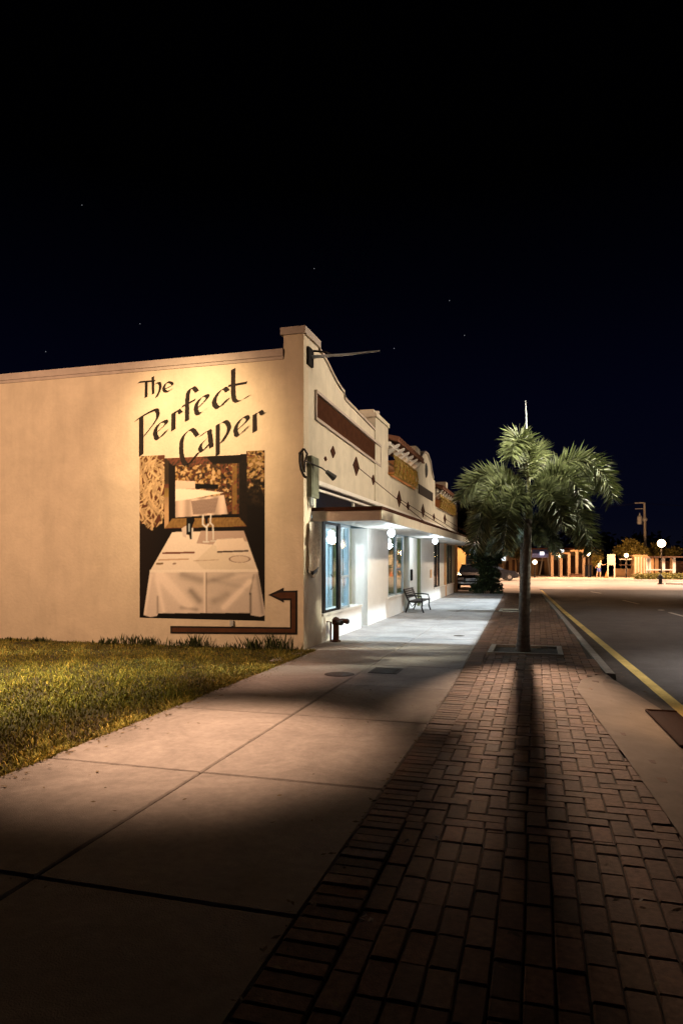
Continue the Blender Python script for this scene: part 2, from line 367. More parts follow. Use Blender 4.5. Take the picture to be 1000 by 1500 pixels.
# ---- lawn
def lawn_edge(y): return -4.09
lw=MB(); lw.add([(-30,-3,-.05),(-4.09,-3,-.05),(-4.09,12.36,-.02),(-30,12.36,.02)],[(0,1,2,3)]); st('lawn_soil',lw,M['soil'])
def grass():
    n=120000
    X=-4.12-13.5*NR.rand(n)**1.25; Y=3.0+9.3*NR.rand(n)
    X[:5000]=-4.14+.10*NR.rand(5000); Y[:5000]=3+9.3*NR.rand(5000)
    vis=(X*C_+Y*S_)/(-X*S_+Y*C_)>-.56
    X=X[vis];Y=Y[vis]; n=len(X)
    clump=np.sin(X*3.1+1.3*np.sin(Y*2.3))*np.cos(Y*2.7+X)+.7*np.sin(X*7.3+Y*5.1)
    hgt=(.02+.028*NR.rand(n)**1.6)*(1+.35*clump); hgt*=np.where(X>-4.35,1.25,1)
    a=NR.rand(n)*2*PI; wd=.004+.004*NR.rand(n); lean=(.3+.9*NR.rand(n))*hgt; la=NR.rand(n)*2*PI
    Z=-.05+np.clip((Y+3)/15.4,0,1)*.045
    v=np.zeros((n,5,3)); dx,dy=np.cos(a)*wd,np.sin(a)*wd
    lx,ly=np.cos(la)*lean,np.sin(la)*lean
    v[:,0]=np.stack([X-dx,Y-dy,Z-.01],1); v[:,1]=np.stack([X+dx,Y+dy,Z-.01],1)
    v[:,2]=np.stack([X+dx*.8+lx*.4,Y+dy*.8+ly*.4,Z+hgt*.65],1); v[:,3]=np.stack([X-dx*.8+lx*.4,Y-dy*.8+ly*.4,Z+hgt*.65],1)
    v[:,4]=np.stack([X+lx,Y+ly,Z+hgt],1)
    idx=np.arange(n)[:,None]*5
    q=idx+np.array([[0,1,2,3]]); t=idx+np.array([[3,2,4]])
    me=bpy.data.meshes.new('lawn_grass'); me.from_pydata(v.reshape(-1,3).tolist(),[],q.tolist()+t.tolist())
    ca=me.color_attributes.new('tone','FLOAT_COLOR','POINT')
    t=(.6+.8*NR.rand(n))*(1+.18*clump); dry=(NR.rand(n)<.22)[:,None]
    c=np.where(dry,np.stack([t*2.1,t*1.65,t*1.7],1),np.stack([t,t,t],1))
    dk=np.clip((Y-10.6)/1.2,0,1)[:,None]; c=c*(1-.35*dk)  # shade band along the wall put into the blade colour
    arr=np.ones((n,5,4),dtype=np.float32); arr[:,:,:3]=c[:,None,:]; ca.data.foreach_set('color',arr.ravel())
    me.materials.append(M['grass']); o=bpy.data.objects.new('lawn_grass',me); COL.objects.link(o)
    tag(o,'short yellowish green lawn between the side wall and the sidewalk','grass',kind='stuff')
grass()
# weeds along the wall foot
wgrp='weeds growing along the foot of the side wall'
def weed(x,y,h,w_,n,label,mt='weed'):
    m=MB(); m.box(x-2.6*w_,x+2.6*w_,y-.16,y+.1,-.05,-.016,.6)
    for k in range(n):
        a=R.uniform(0,2*PI); bx,by=x+max(-2.5,min(2.5,R.gauss(0,1)))*w_,y+R.gauss(0,.06)-.05; hh=h*R.uniform(.45,1.15); l=hh*R.uniform(.1,.7)
        ex,ey=math.cos(a)*l,math.sin(a)*l*.6-.02; ww=R.uniform(.008,.02)
        px,py=-math.sin(a)*ww,math.cos(a)*ww
        z=-.03
        if by+ey>12.33: ey=12.33-by
        by=min(by,12.3)
        m.add([(bx-px*.4,by-abs(py)*.4,z),(bx+px*.4,by-.001,z),(bx+px+ex*.5,min(by+py+ey*.5,12.34),z+hh*.6),(bx+ex,min(by+ey,12.34),z+hh),(bx-px+ex*.5,min(by-py+ey*.5,12.34),z+hh*.6)],[(0,1,2,3,4)],R.uniform(.5,1.6))
    m.build('weed_clump',M[mt],loc=(x,y,-.03),label=label,cat='weeds',group=wgrp)
WD=[(405,.34,.13,60,'tallest spiky weed clump at the wall foot, right of the painted arrow bar'),(372,.28,.16,60,'dark spiky weed clump under the right end of the arrow bar'),(345,.16,.14,40,'low weed clump just left of the spiky ones under the arrow bar'),
 (288,.30,.15,60,'bushy upright weed clump under the left end of the arrow bar'),(265,.18,.15,40,'small weed clump left of the arrow bar'),(222,.20,.13,60,'weed clump below the left corner of the mural'),(195,.24,.12,45,'narrow upright weed clump left of the mural'),(160,.17,.14,60,'wide low weed clump on the wall foot between mural and left edge'),
 (60,.12,.16,60,'flat weed clump in the litter near the left photo edge'),(20,.10,.16,60,'leftmost low weeds at the wall foot'),(428,.14,.10,30,'small brown weed tuft at the building corner by the sidewalk'),(318,.13,.2,35,'low weed tuft under the middle of the arrow bar')]
for px,h,w_,n,l in WD: weed(onY(px,940,12.2)[0],12.2,h,w_,n,l)
# ---- tree wells
for w_,nm in ((WELL,'tree_well_edging'),(WELL2,'tree_well_edging')):
    m=MB(); x0,x1,y0,y1=w_; e=.09
    m.box(x0-e,x1+e,y0-e,y0,-.1,.022); m.box(x0-e,x1+e,y1,y1+e,-.1,.022); m.box(x0-e,x0,y0,y1,-.1,.021); m.box(x1,x1+e,y0,y1,-.1,.021)
    o=st('tree_well_edging',m,M['curb'])
    m=MB(); N=14
    vs=[(x0+(x1-x0)*i/N,y0+(y1-y0)*j/N,-.03+R.uniform(-.012,.018)) for j in range(N+1) for i in range(N+1)]
    m.add(vs,[(j*(N+1)+i,j*(N+1)+i+1,(j+1)*(N+1)+i+1,(j+1)*(N+1)+i) for i in range(N) for j in range(N)]); st('tree_well_soil',m,M['dirt'])
lt_=MB()
for _ in range(1500):
    k=R.random()
    if k<.38: y=R.uniform(2.2,12); x=-4.09+R.gauss(0,.05)+abs(R.gauss(0,.12)); z=.003
    elif k<.62: y=R.uniform(1.5,20); x=xl(y)+R.gauss(.02,.05); z=.003
    elif k<.72: y=R.uniform(1.8,13); x=R.uniform(-4,1.0); z=.003
    elif k<.86: y=R.uniform(12.9,14.1); x=R.uniform(-.85,.4); z=.0
    else: y=R.uniform(7,30); x=(xc(y)+.2 if y>11 else 1.38)+abs(R.gauss(0,.09)); z=-.10
    r_=R.uniform(.006,.02); a=R.uniform(0,6.3)
    lt_.add([(x+r_*math.cos(a+t*PI/2)*(1.6 if t%2 else .6),y+r_*math.sin(a+t*PI/2)*(1.6 if t%2 else .6),z+R.uniform(.003,.012)) for t in range(4)],[(0,1,2,3)],R.uniform(.4,1.8))
tag(lt_.build('leaf_litter',M['litleaf']),'tiny dry leaf bits and grit scattered on pavement edges and tree wells','leaf litter',kind='stuff')
# ================================================================= BUILDING
WY=12.36; FX=-4.3
B=empty('shop_building',(-4.3,12.36,0),'long cream stucco shop building with a dining mural on its side wall','building')
def part(name,mb,m,parent=None,**k): return mb.build(name,m,parent or B,**k)
m=MB(); m.box(-16,-4.71,WY,WY+.3,-.1,5.66); m.box(-4.71,FX,WY,WY+.3,-.1,6.06); part('side_wall',m,M['stucco'])
m=MB(); m.box(-16,-4.712,WY-.045,WY+.36,5.66,5.80); m.box(-16,-4.712,WY-.02,WY,5.60,5.66); part('coping',m,M['coping'])
m=MB(); m.box(-4.76,FX+.05,WY-.05,13.30,6.06,6.20); part('coping',m,M['coping'])
m=MB(); m.box(-16,-4.9,WY+.3,38.5,5.0,5.1); m.box(-16,-15.7,WY+.3,38.5,-.1,5.0); m.box(-16,FX-.4,38.2,38.5,-.1,5.0); part('roof_deck',m,M['coping'])
# upper front wall, section with the curved parapet
prof=[(WY+.3,3.34),(18.24,3.34),(18.24,5.28),(15.2,5.44),(15.15,5.58),(14.9,5.60),(14.5,5.68),(14.1,5.80),(13.75,5.92),(13.45,5.99),(13.28,6.0),(13.28,6.06),(WY+.3,6.06)]
m=MB(); m.prism(prof,'x',FX-.3,FX); part('front_wall',m,M['stucco_front'])
m=MB()
cp=[(18.24,5.28),(15.2,5.44),(15.15,5.58),(14.9,5.60),(14.5,5.68),(14.1,5.80),(13.75,5.92),(13.45,5.99),(13.30,6.0)]
m.prism(cp+[(a,b+.06) for a,b in reversed(cp)],'x',FX-.34,FX+.04); part('parapet_trim',m,M['coping'])
m=MB(); m.box(FX-.5,FX+.03,18.25,19.9,3.34,5.66); m.box(FX-.45,FX-.05,18.35,18.5,5.66,5.9); m.box(FX-.56,FX+.07,18.2,19.95,5.66,5.78); part('roof_pier',m,M['stucco_front'])
m=MB(); m.lathe([(.0,0),(.2,0),(.2,.16),(0,.16)],(FX-.2,18.9,5.78),12); part('vent_cap',m,M['coping'])
# dark recessed board
m=MB(); m.prism([(13.05,4.60),(18.85,4.42),(18.85,4.92),(13.05,5.08)],'x',FX+.001,FX+.012); bd=part('dark_sign_board',m,M['dkpanel'])
m=MB(); e=.05
m.prism([(13.0,5.08),(18.9,4.92),(18.9,4.98),(13.0,5.14)],'x',FX+.001,FX+.06); m.prism([(13.0,4.54),(18.9,4.36),(18.9,4.42),(13.0,4.60)],'x',FX+.001,FX+.05)
m.box(FX+.001,FX+.05,13.0,13.05,4.601,5.079); m.box(FX+.001,FX+.05,18.85,18.9,4.421,4.919); m.build('board_frame',M['coping'],bd)
def diamond(y,z,a,b):
    a*=.72; b*=.74
    m=MB(); m.prism([(y,z-b),(y+a,z),(y,z+b),(y-a,z)],'x',FX+.001,FX+.02); part('diamond_inlay',m,M['brown'])
for px,py,a,b in ((487,662,.24,.18),(521,683,.42,.32),(546,703,.26,.19),(584,731,.5,.36),(597,741,.35,.2),(619,748,.6,.36),(635,757,.4,.2),(651,760,.7,.33),(476,672,.13,.07)):
    yy_,zz=onX(px,py,FX); diamond(yy_,zz,a,b)
# loggia sections
def loggia(y0,y1,zp,ze):
    m=MB(); m.box(FX-.2,FX,y0,y1,3.34,zp); part('balcony_wall',m,M['stucco_front'])
    m=MB(); m.box(FX-1.8,FX-1.6,y0,y1,3.34,ze+.1); m.box(FX-1.6,FX-.02,y1-.18,y1,3.34,ze+.1); m.box(FX-1.6,FX-.2,y0,y1-.18,3.34,3.5); part('loggia_wall',m,M['stucco_peach'])
    m=MB(); m.box(FX-1.55,FX-.06,y1-.21,y1-.181,ze-.45,ze-.40); m.box(FX-1.55,FX-.06,y1-.21,y1-.181,ze-.95,ze-.88); part('loggia_moulding',m,M['gold'])
    m=MB(); # tiled eave, sloping down to the street
    n=int((y1-y0)/.28)
    m.add([(FX-2.0,y0,ze+.62),(FX+.32,y0,ze+.02),(FX+.32,y1,ze+.02),(FX-2.0,y1,ze+.62),(FX-2.0,y0,ze+.54),(FX+.32,y0,ze-.05),(FX+.32,y1,ze-.05),(FX-2.0,y1,ze+.54)],[(0,1,2,3),(7,6,5,4),(0,4,5,1),(1,5,6,2),(2,6,7,3),(3,7,4,0)])
    for k in range(n): 
        yk=y0+.14+k*.28; m.tube([(FX-2.0,yk,ze+.63),(FX+.34,yk,ze+.03)],.07,8)
    part('tiled_eave',m,M['tile'])
    m=MB(); m.box(FX-.12,FX+.1,y0,y1,ze-.18,ze-.06); part('eave_beam',m,M['white'])
    for k in range(int((y1-y0)/.8)):
        m=MB(); yk=y0+.4+k*.8; m.prism([(FX-.05,ze-.18),(FX+.28,ze-.06),(FX+.28,ze-.12),(FX-.05,ze-.38)],'y',yk,yk+.12); part('eave_bracket',m,M['white'])
def railing(y0,y1,z0,n):
    m=MB(); X=FX+.12
    m.tube([(X,y0,z0+.62),(X+.05,(y0+y1)/2,z0+.62),(X,y1,z0+.62)],.03,6); m.tube([(X,y0,z0+.05),(X,y1,z0+.05)],.03,6)
    for k in range(n):
        ya=y0+(y1-y0)*(k+.5)/n; rr=(y1-y0)/n*.42
        m.tube([(X+.02,ya+rr*math.cos(t*.55),z0+.33+.24*math.sin(t*.55)) for t in range(12)],.028,6)
        m.tube([(X,ya-rr,z0+.05),(X+.12,ya-rr,z0+.3),(X,ya-rr,z0+.62)],.022,6)
    part('balcony_railing',m,M['gold'])
loggia(19.92,24.9,4.3,5.32); railing(20.3,24.5,4.28,7)
loggia(29.8,36.9,4.1,4.92); railing(30.4,36.4,4.05,9)
m=MB(); pr=[(24.9,3.34),(29.8,3.34),(29.8,5.2),(29.2,5.22),(28.8,5.4),(28.3,5.8),(27.6,6.02),(26.9,6.0),(26.3,5.8),(25.9,5.62),(25.8,5.95),(24.9,5.95)]
m.prism(pr,'x',FX-.35,FX); part('front_wall',m,M['stucco_front'])
gpf=[(29.2,5.22),(28.8,5.4),(28.3,5.8),(27.6,6.02),(26.9,6.0),(26.3,5.8),(25.9,5.62)]
m=MB(); m.prism(gpf+[(a+.0,b+.07) for a,b in reversed(gpf)],'x',FX-.4,FX+.05); part('parapet_trim',m,M['coping'])
m=MB(); m.ball((FX-.02,27.3,5.35),.32,12,sx=.25); part('round_vent',m,M['black'])
m=MB(); m.box(FX+.001,FX+.03,25.4,29.0,4.25,4.6); part('dark_ledge_panel',m,M['black'])
m=MB(); m.box(FX-.4,FX,36.9,38.5,3.34,4.85); m.box(FX-.45,FX+.04,37.0,37.6,4.85,5.1); part('roof_pier',m,M['stucco_front'])
m=MB(); m.box(FX-.45,FX+.04,33.2,33.8,4.9,5.55); part('roof_pier',m,M['stucco_front'])
# belt between the storeys: rail, dark transom windows
m=MB(); m.box(FX-.04,FX+.05,WY+.75,38.5,3.25,3.335); m.box(FX-.03,FX+.035,WY+.75,38.5,3.13,3.17); part('transom_rail',m,M['white'])
m=MB(); m.box(FX-.06,FX-.03,WY+.75,38.5,2.70,3.25); part('transom_window',m,M['navy'])
m=MB(); m.box(FX-.3,FX,WY+.3,WY+.75,2.78,3.339); part('front_wall',m,M['stucco_front'])
for k in range(9):
    yk=16+k*2.5; m=MB(); m.box(FX-.03,FX+.02,yk,yk+.06,2.78,3.129); part('transom_mullion',m,M['white'])
# canopy
CX=-2.93; CY0=12.92; CY1=38.3
m=MB(); m.box(FX-.02,CX,CY0,CY1,2.56,2.68); cn=part('canopy',m,M['white'])
m=MB(); m.box(FX+.005,CX,CY0-.05,CY0,2.49,2.72); m.build('end_fascia',M['coping'],cn,label='brown painted end board of the canopy')
m=MB(); m.box(FX+.005,CX+.06,CY0-.09,CY0-.051,2.69,2.76); m.box(CX,CX+.06,CY0-.05,CY1,2.70,2.76); m.build('canopy_trim',M['brown'],cn)
m=MB(); m.box(CX,CX+.04,CY0-.05,CY1,2.49,2.699); m.build('street_fascia',M['stucco_front'],cn)
for px,py in ((521,683),(584,731),(619,748),(651,760)):
    a,b=onX(px,py,FX); m=MB(); m.tube([(FX+.02,a,b),(CX,a+2.0,2.77)],.011,6); m.build('tie_rod',M['brown'],cn)
# ground floor: pillars, bulkheads, windows
def pillar(y0,y1,x1=FX,x0=FX-.5,z1=2.56,mt='white'):
    m=MB(); m.box(x0,x1,y0,y1,-.1,z1); part('pillar',m,M[mt])
m=MB(); m.box(FX-.3,FX,WY+.3,13.5,-.1,2.56); m.box(FX-.3,FX,WY+.3,CY0-.1,2.56,2.78); part('pillar',m,M['stucco_front'])
def bulkhead(y0,y1,z1=.6,x0=FX-.45):
    m=MB(); m.box(x0,FX,y0,y1,-.1,z1-.05); b=part('bulkhead',m,M['white']); 
    m=MB(); m.box(x0,FX+.04,y0,y1,z1-.049,z1); m.build('sill',M['white'],b)
def window(segs,z0,z1,post='black',pt=.05,x=FX-.03,mid=None):
    # segs: list of (x,y) points in plan; glass between them, posts at the points
    m=MB()
    for (xa,ya) in segs: m.box(xa-.04,xa+.02,ya-pt,ya+pt,z0,z1)
    for (a,b) in zip(segs,segs[1:]):
        ya,yb=a[1]+pt,b[1]-pt
        if abs(a[0]-b[0])<.01:
            m.box(a[0]-.03,a[0]+.01,ya,yb,z1-.06,z1); m.box(a[0]-.03,a[0]+.01,ya,yb,z0,z0+.05)
            if mid: m.box(a[0]-.03,a[0]+.012,ya,yb,mid,mid+.05)
        else:
            for zz_ in (z0+.025,z1-.03): m.tube([(a[0]-.01,a[1],zz_),(b[0]-.01,b[1],zz_)],.025,4)
    w_=part('window',m,M[post])
    for (a,b) in zip(segs,segs[1:]):
        p=MB(); p.add([(a[0]-.01,a[1],z0),(b[0]-.01,b[1],z0),(b[0]-.01,b[1],z1),(a[0]-.01,a[1],z1)],[(0,1,2,3)]); p.build('pane',GL,w_)
    return w_
def door(xd,y0,y1,mt='blueframe'):
    m=MB(); m.box(xd-.05,xd,y0,y0+.1,0,2.2); m.box(xd-.05,xd,y1-.1,y1,0,2.2); m.box(xd-.05,xd,y0+.1,y1-.1,2.08,2.2); m.box(xd-.05,xd,y0+.1,y1-.1,0,.22)
    d=part('door',m,M[mt]); p=MB(); p.add([(xd-.02,y0+.1,.22),(xd-.02,y1-.1,.22),(xd-.02,y1-.1,2.08),(xd-.02,y0+.1,2.08)],[(0,1,2,3)]); p.build('pane',GL,d)
    p=MB(); p.tube([(xd+.03,y0+.18,.95),(xd+.07,y0+.18,1.0),(xd+.07,y0+.18,1.3),(xd+.03,y0+.18,1.35)],.015,6); p.build('handle',M['iron'],d)
# bay 1
bulkhead(13.5,16.8); window([(FX-.03,13.72),(FX-.03,14.85)],.6,2.55,'black',.09)
window([(FX-.03,14.95),(FX-.03,15.7)],.6,2.55,'blueframe',.05,mid=1.32)
window([(FX-.1,15.78),(FX-.55,16.8)],.6,2.55,'blueframe',.05)
m=MB(); m.box(FX-.7,FX-.5,16.86,17.44,2.2,2.56); part('door_header',m,M['white']); m=MB(); m.box(FX-.9,FX-.75,16.85,17.46,-.05,.05); part('threshold',m,M['white']); 
pillar(17.46,20.0); m=MB(); m.box(FX-1.4,FX-.45,17.3,17.455,-.1,2.56); part('door_jamb',m,M['green'])
door(FX-.9,16.84,17.29)
m=MB(); m.box(FX-1.41,FX-.95,17.2,17.299,-.1,2.56); m.box(FX-2.2,FX-1.41,17.2,17.3,-.1,2.56); part('room_wall',m,M['roomwall'])
# bay 2
bulkhead(20.0,22.6,.62); window([(FX-.03,20.06),(FX-.03,21.25)],.62,2.55,'blueframe',.07); window([(FX-.03,21.33),(FX-.03,22.5)],.62,2.55,'blueframe',.07)
m=MB(); m.box(FX-1.4,FX-.3,24.0,24.15,-.1,2.56); part('door_jamb',m,M['green'])
door(FX-1.2,22.7,23.9); m=MB(); m.box(FX-.4,FX-.1,24.15,26.1,-.1,2.56); part('shopfront_wall',m,M['white'])
m=MB(); m.box(FX-.1,FX-.04,24.3,24.5,1.0,1.4); part('mail_slot',m,M['black'])
m=MB(); m.box(FX-.1,FX-.03,25.75,26.1,-.1,2.56); part('door_jamb',m,M['green'])
pillar(26.1,29.4)
m=MB(); m.box(FX+.001,FX+.03,28.3,28.7,1.0,1.35); part('notice_plate',m,M['stucco_peach'])
# bay 3, 4
bulkhead(29.4,33.2,.55); window([(FX-.03,29.5),(FX-.03,30.3),(FX-.03,31.2)],.55,2.55,'black',.08); m=MB(); m.box(FX-.4,FX-.06,31.3,33.2,.55,2.56); part('shopfront_wall',m,M['white'])
pillar(33.2,33.7,mt='stucco_peach'); bulkhead(33.7,36.6,.55); window([(FX-.03,33.8),(FX-.03,34.8),(FX-.03,35.9)],.55,2.55,'black',.09)
m=MB(); m.box(FX-.4,FX-.03,36.0,37.4,.55,2.56); part('shopfront_wall',m,M['green']); pillar(36.6,36.61,x0=FX-.45,z1=.55); pillar(37.4,38.5,mt='stucco_peach')
m=MB(); m.box(FX-.02-.3,FX-.021,13.5,38.3,2.681,2.70); part('canopy_flashing',m,M['brown'])
# rooms behind the glass
for (y0,y1,k) in ((12.7,19.6,0),(19.7,28.9,1),(29.0,38.1,2)):
    m=MB(); X1=FX-.55; X0=-8.5
    m.box(X0-.1,X0,y0,y1,-.05,2.7); m.box(X0,X1-.9,y1,y1+.08,-.05,2.7); m.box(X0,FX-.35,y0-.08,y0,-.05,2.7); m.box(X0,X1,y0,y1,2.7,2.75); part('room_wall',m,M['roomwall'])
    m=MB(); m.box(X0,FX-.46,y0,y1,-.1,-.03); part('room_floor',m,M['plaza'])
def shelf(y0,x0,n):
    e=empty('display_shelf',(x0,y0+.4,0),'','shelf'); return e
# goods shelf in bay 2 window
s2=empty('display_shelf',(-5.2,21.2,0),'dark shelf of goods in the shop window behind the bench','shelf')
m=MB(); m.box(-5.35,-5.3,20.3,22.2,0,2.1); 
for z in (.7,1.1,1.5,1.9): m.box(-5.3,-4.95,20.3,22.2,z,z+.03)
m.build('shelf_frame',M['wood'],s2)
for z in (.73,1.13,1.53):
    m=MB(); m.box(-5.25,-5.02,20.36,22.1,z,z+.01)
    for k in range(8): a=20.36+k*.22; m.box(-5.25,-5.02,a,a+R.uniform(.1,.18),z,z+R.uniform(.12,.3),R.uniform(.5,2))
    m.build('goods_row',M['room2'],s2)
# dado rail inside bay 1
m=MB(); m.box(-8.5,-8.46,12.8,19.5,1.25,1.32); part('dado_rail',m,M['white'])
# ---- mural -------------------------------------------------------
def srgb(c): return tuple(((x/255.)/12.92 if x<=10 else ((x/255.+.055)/1.055)**2.4) for x in c)
def fbm(x,y,seed=0):
    v=0;a=1;tot=0
    for o in range(4):
        f=2**o*.05
        v+=a*(np.sin(x*f*1.7+seed+3*np.sin(y*f*1.3+o))*np.cos(y*f*1.9+seed*2+2.5*np.sin(x*f*.9-o)));tot+=a;a*=.6
    return v/tot
def inpoly(x,y,poly):
    ins=np.zeros(x.shape,bool); n=len(poly); j=n-1
    for i in range(n):
        xi,yi=poly[i]; xj,yj=poly[j]
        if yi!=yj: ins^=((yi>y)!=(yj>y))&(x<(xj-xi)*(y-yi)/(yj-yi)+xi)
        j=i
    return ins
def sdline(x,y,a,b):
    dx,dy=b[0]-a[0],b[1]-a[1]; t=np.clip(((x-a[0])*dx+(y-a[1])*dy)/(dx*dx+dy*dy+1e-9),0,1)
    return np.hypot(x-a[0]-t*dx,y-a[1]-t*dy)
def mural_color(x,y):   # x,y in enlarged-photo coordinates of the painting (1000 x 1350)
    n=x.shape[0]; c=np.zeros((n,3)); 
    def put(mask,col,al=1.):
        col=np.asarray(col,float)
        if col.ndim==1: col=np.tile(col,(n,1))
        a=np.where(mask,al,0.)[:,None]; c[:]=c*(1-a)+col*a
    def s(r,g_,b): return np.array(srgb((r,g_,b)))
    # background: black/brown, warm glow left
    put(np.ones(n,bool),s(22,13,9)); put(y>1240,s(9,7,6))
    bl=np.clip((220-x)/220,0,1)[:,None]; c[:]=c+bl*s(45,26,16)*(y<1200)[:,None]*.6
    # sky-gold strip at the top fading into wall
    # straw bundle left, foliage right
    def strands(mask,seed,light,dark,cnt,x0,x1,y0,y1):
        put(mask,dark); rr=random.Random(seed)
        for _ in range(cnt):
            a=(rr.uniform(x0,x1),rr.uniform(y0,y1)); ang=rr.uniform(.5,2.7); L=rr.uniform(40,110)
            b=(a[0]+math.cos(ang)*L,a[1]+math.sin(ang)*L*1.2); md=((a[0]+b[0])/2+rr.uniform(-25,25),(a[1]+b[1])/2)
            d=np.minimum(sdline(x,y,a,md),sdline(x,y,md,b)); k=rr.uniform(.45,1.1)
            put(mask&(d<rr.uniform(3,7)),light*k,.9)
    nz=fbm(x,y,1)*25
    mk=(x<208)&(y>70+nz*.6)&(y<600+nz-np.abs(x-110)*.7+ (30*(x<190)))
    strands(mk,3,s(225,180,105),s(96,66,28),170,0,205,50,600)
    mr=(x>800)&(y>20+nz)&(y<450+nz*1.2)
    strands(mr,8,s(190,145,70),s(60,40,18),120,800,950,20,300)
    put(mr&(y>250+nz),s(22,16,10),.75)
    def dabs(mask,seed,cols,cnt,x0,x1,y0,y1,smin,smax,al=.85):
        rr=random.Random(seed)
        for _ in range(cnt):
            cx_,cy_=rr.uniform(x0,x1),rr.uniform(y0,y1); a_=rr.uniform(0,3.14); L=rr.uniform(smin,smax); W_=L*rr.uniform(.3,.7)
            u=(x-cx_)*math.cos(a_)+(y-cy_)*math.sin(a_); v=-(x-cx_)*math.sin(a_)+(y-cy_)*math.cos(a_)
            put(mask&((u/L)**2+(v/W_)**2<1),rr.choice(cols),al)
    dabs(mr,21,[s(200,155,80),s(120,84,40),s(30,20,12),s(60,42,20)],110,800,945,20,330,8,22)
    dabs(mr,22,[s(60,42,20),s(20,14,9),s(34,24,14)],60,810,930,270,450,10,24)
    # frame of the mirror
    O=[(205,100),(808,68),(808,605),(205,620)]; I=[(262,158),(752,142),(752,540),(262,548)]
    put(inpoly(x,y,O),s(26,16,10))
    gr=(fbm(x*1.5,y*.7,4)*.5+.5)[:,None]
    put(inpoly(x,y,[(205,100),(262,158),(752,142),(808,68)]),s(120,84,44)*gr*1.2+s(30,18,10))
    put(inpoly(x,y,[(500,86),(560,150),(752,142),(808,68)]),s(24,14,9))
    put(inpoly(x,y,[(205,100),(235,125),(235,590),(205,620)]),s(205,155,85)*(np.clip((y-250)/250,.1,1))[:,None])
    put(inpoly(x,y,[(235,128),(262,158),(262,548),(235,590)]),s(28,17,11))
    put(inpoly(x,y,[(205,620),(262,548),(752,540),(808,605)]),s(150,105,55)*(gr*.8+.5))
    put(inpoly(x,y,[(752,142),(808,68),(808,605),(752,540)]),s(38,24,13)*(gr+.3))
    # inside of the mirror: garden
    inn=inpoly(x,y,I); f1=fbm(x*3,y*3,2); f2=fbm(x*7,y*7,6)
    base=s(105,72,26)[None,:]*(0.75+.6*f1[:,None]+.55*f2[:,None]).clip(.15,2.2)
    put(inn,base); dabs(inn,31,[s(190,140,60),s(150,104,44),s(96,64,26),s(54,34,16),s(214,168,90)],330,285,700,150,420,7,22); dabs(inn&(x>620),32,[s(110,74,30),s(60,38,16),s(40,24,12)],110,620,750,150,530,8,20); put(inn&(x<285),s(26,16,9)); put(inn&(x>700)&(x<735),s(150,105,50),.6)
    put(inn&(y>515),s(20,12,8))
    put(inpoly(x,y,[(285,268),(430,275),(430,330),(285,332)]),s(225,190,160))
    put(inpoly(x,y,[(428,292),(600,298),(598,332),(430,330)]),s(14,9,6))
    put(inpoly(x,y,[(285,330),(450,335),(638,358),(400,405),(285,420)]),s(250,225,195))
    put(inpoly(x,y,[(285,420),(400,405),(640,375),(668,515),(285,540)]),s(222,190,165)*(.85+.25*np.sin(x/16.)[:,None]))
    put(inpoly(x,y,[(400,420),(600,395),(575,505),(415,520)]),s(165,135,118)*(.8+.3*f2[:,None]))
    # table top
    TT=[(262,648),(785,638),(888,930),(98,935)]
    tone=(1-.10*np.clip((x-450)/450,0,1)-.25*((x>480)&(y<700)))[:,None]
    put(inpoly(x,y,TT),s(240,222,198)*tone)
    put(inpoly(x,y,[(470,640),(785,638),(815,720),(700,690),(590,700),(560,740),(440,730)]),s(188,158,138))
    put(inpoly(x,y,[(430,860),(560,740),(700,800),(880,930),(500,930)]),s(222,205,175),.7)
    put(inpoly(x,y,[(585,705),(780,690),(812,770),(590,785)]),s(238,215,188))
    for a,b,wd,col in (((195,802),(420,797),7,(120,80,52)),((595,793),(815,785),6,(70,42,30)),((165,852),(380,845),5,(200,160,120)),((150,880),(190,878),7,(130,100,75)),((270,880),(285,878),6,(150,120,95)),((420,858),(600,850),3,(190,160,130))):
        put(sdline(x,y,a,b)<wd,s(*col))
    el=((x-755)/80)**2+((y-845)/27)**2; put((el<1)&(el>.72),s(150,120,98)); put(el<.72,s(220,198,172))
    # cloth front with painted folds
    CF=[(98,935),(888,930),(945,1255),(905,1268),(835,1255),(832,1240),(160,1242),(150,1262),(100,1270),(52,1255)]
    fold=np.zeros(n)
    for a,b,wd,am in (((170,960),(380,1190),34,.30),((150,1000),(200,1230),16,.18),((560,1000),(800,1060),20,-.10),((640,1200),(830,1010),22,.34),((700,980),(880,950),16,.1),((520,1010),(700,960),22,-.16),((570,1150),(660,1110),30,-.2),((400,1080),(460,1150),26,-.36),((340,960),(470,1000),34,-.30),((520,1110),(700,1130),26,.05),((330,1200),(440,1215),14,-.3),((835,1100),(835,1240),8,-.45),((155,1120),(155,1240),7,-.35),((860,960),(830,1100),7,-.3),((105,960),(60,1240),12,.16),((925,1100),(935,1240),8,.12),((885,960),(925,1240),14,-.25)):
        fold+=am*np.exp(-(sdline(x,y,a,b)/wd)**2)
    sh=(.80+1.1*fold-.10*(x>510)+.05*f2).clip(.08,1.0)
    put(inpoly(x,y,CF),s(248,226,204)[None,:]*sh[:,None])
    put((x>492)&(x<508)&(y>932)&(y<1240),s(240,220,200),.8); put((x>508)&(x<516)&(y>935)&(y<1240),s(120,95,80),.6)
    put(inpoly(x,y,[(98,925),(888,920),(890,940),(96,945)]),s(250,235,212),.75)
    # glasses and bottle
    put(inpoly(x,y,[(365,545),(420,535),(428,560),(410,600),(408,700),(392,702),(385,670),(365,665)]),s(14,10,9))
    put(inpoly(x,y,[(330,620),(365,600),(365,690),(340,680)]),s(215,195,180)); put(sdline(x,y,(385,590),(385,640))<6,s(150,170,185))
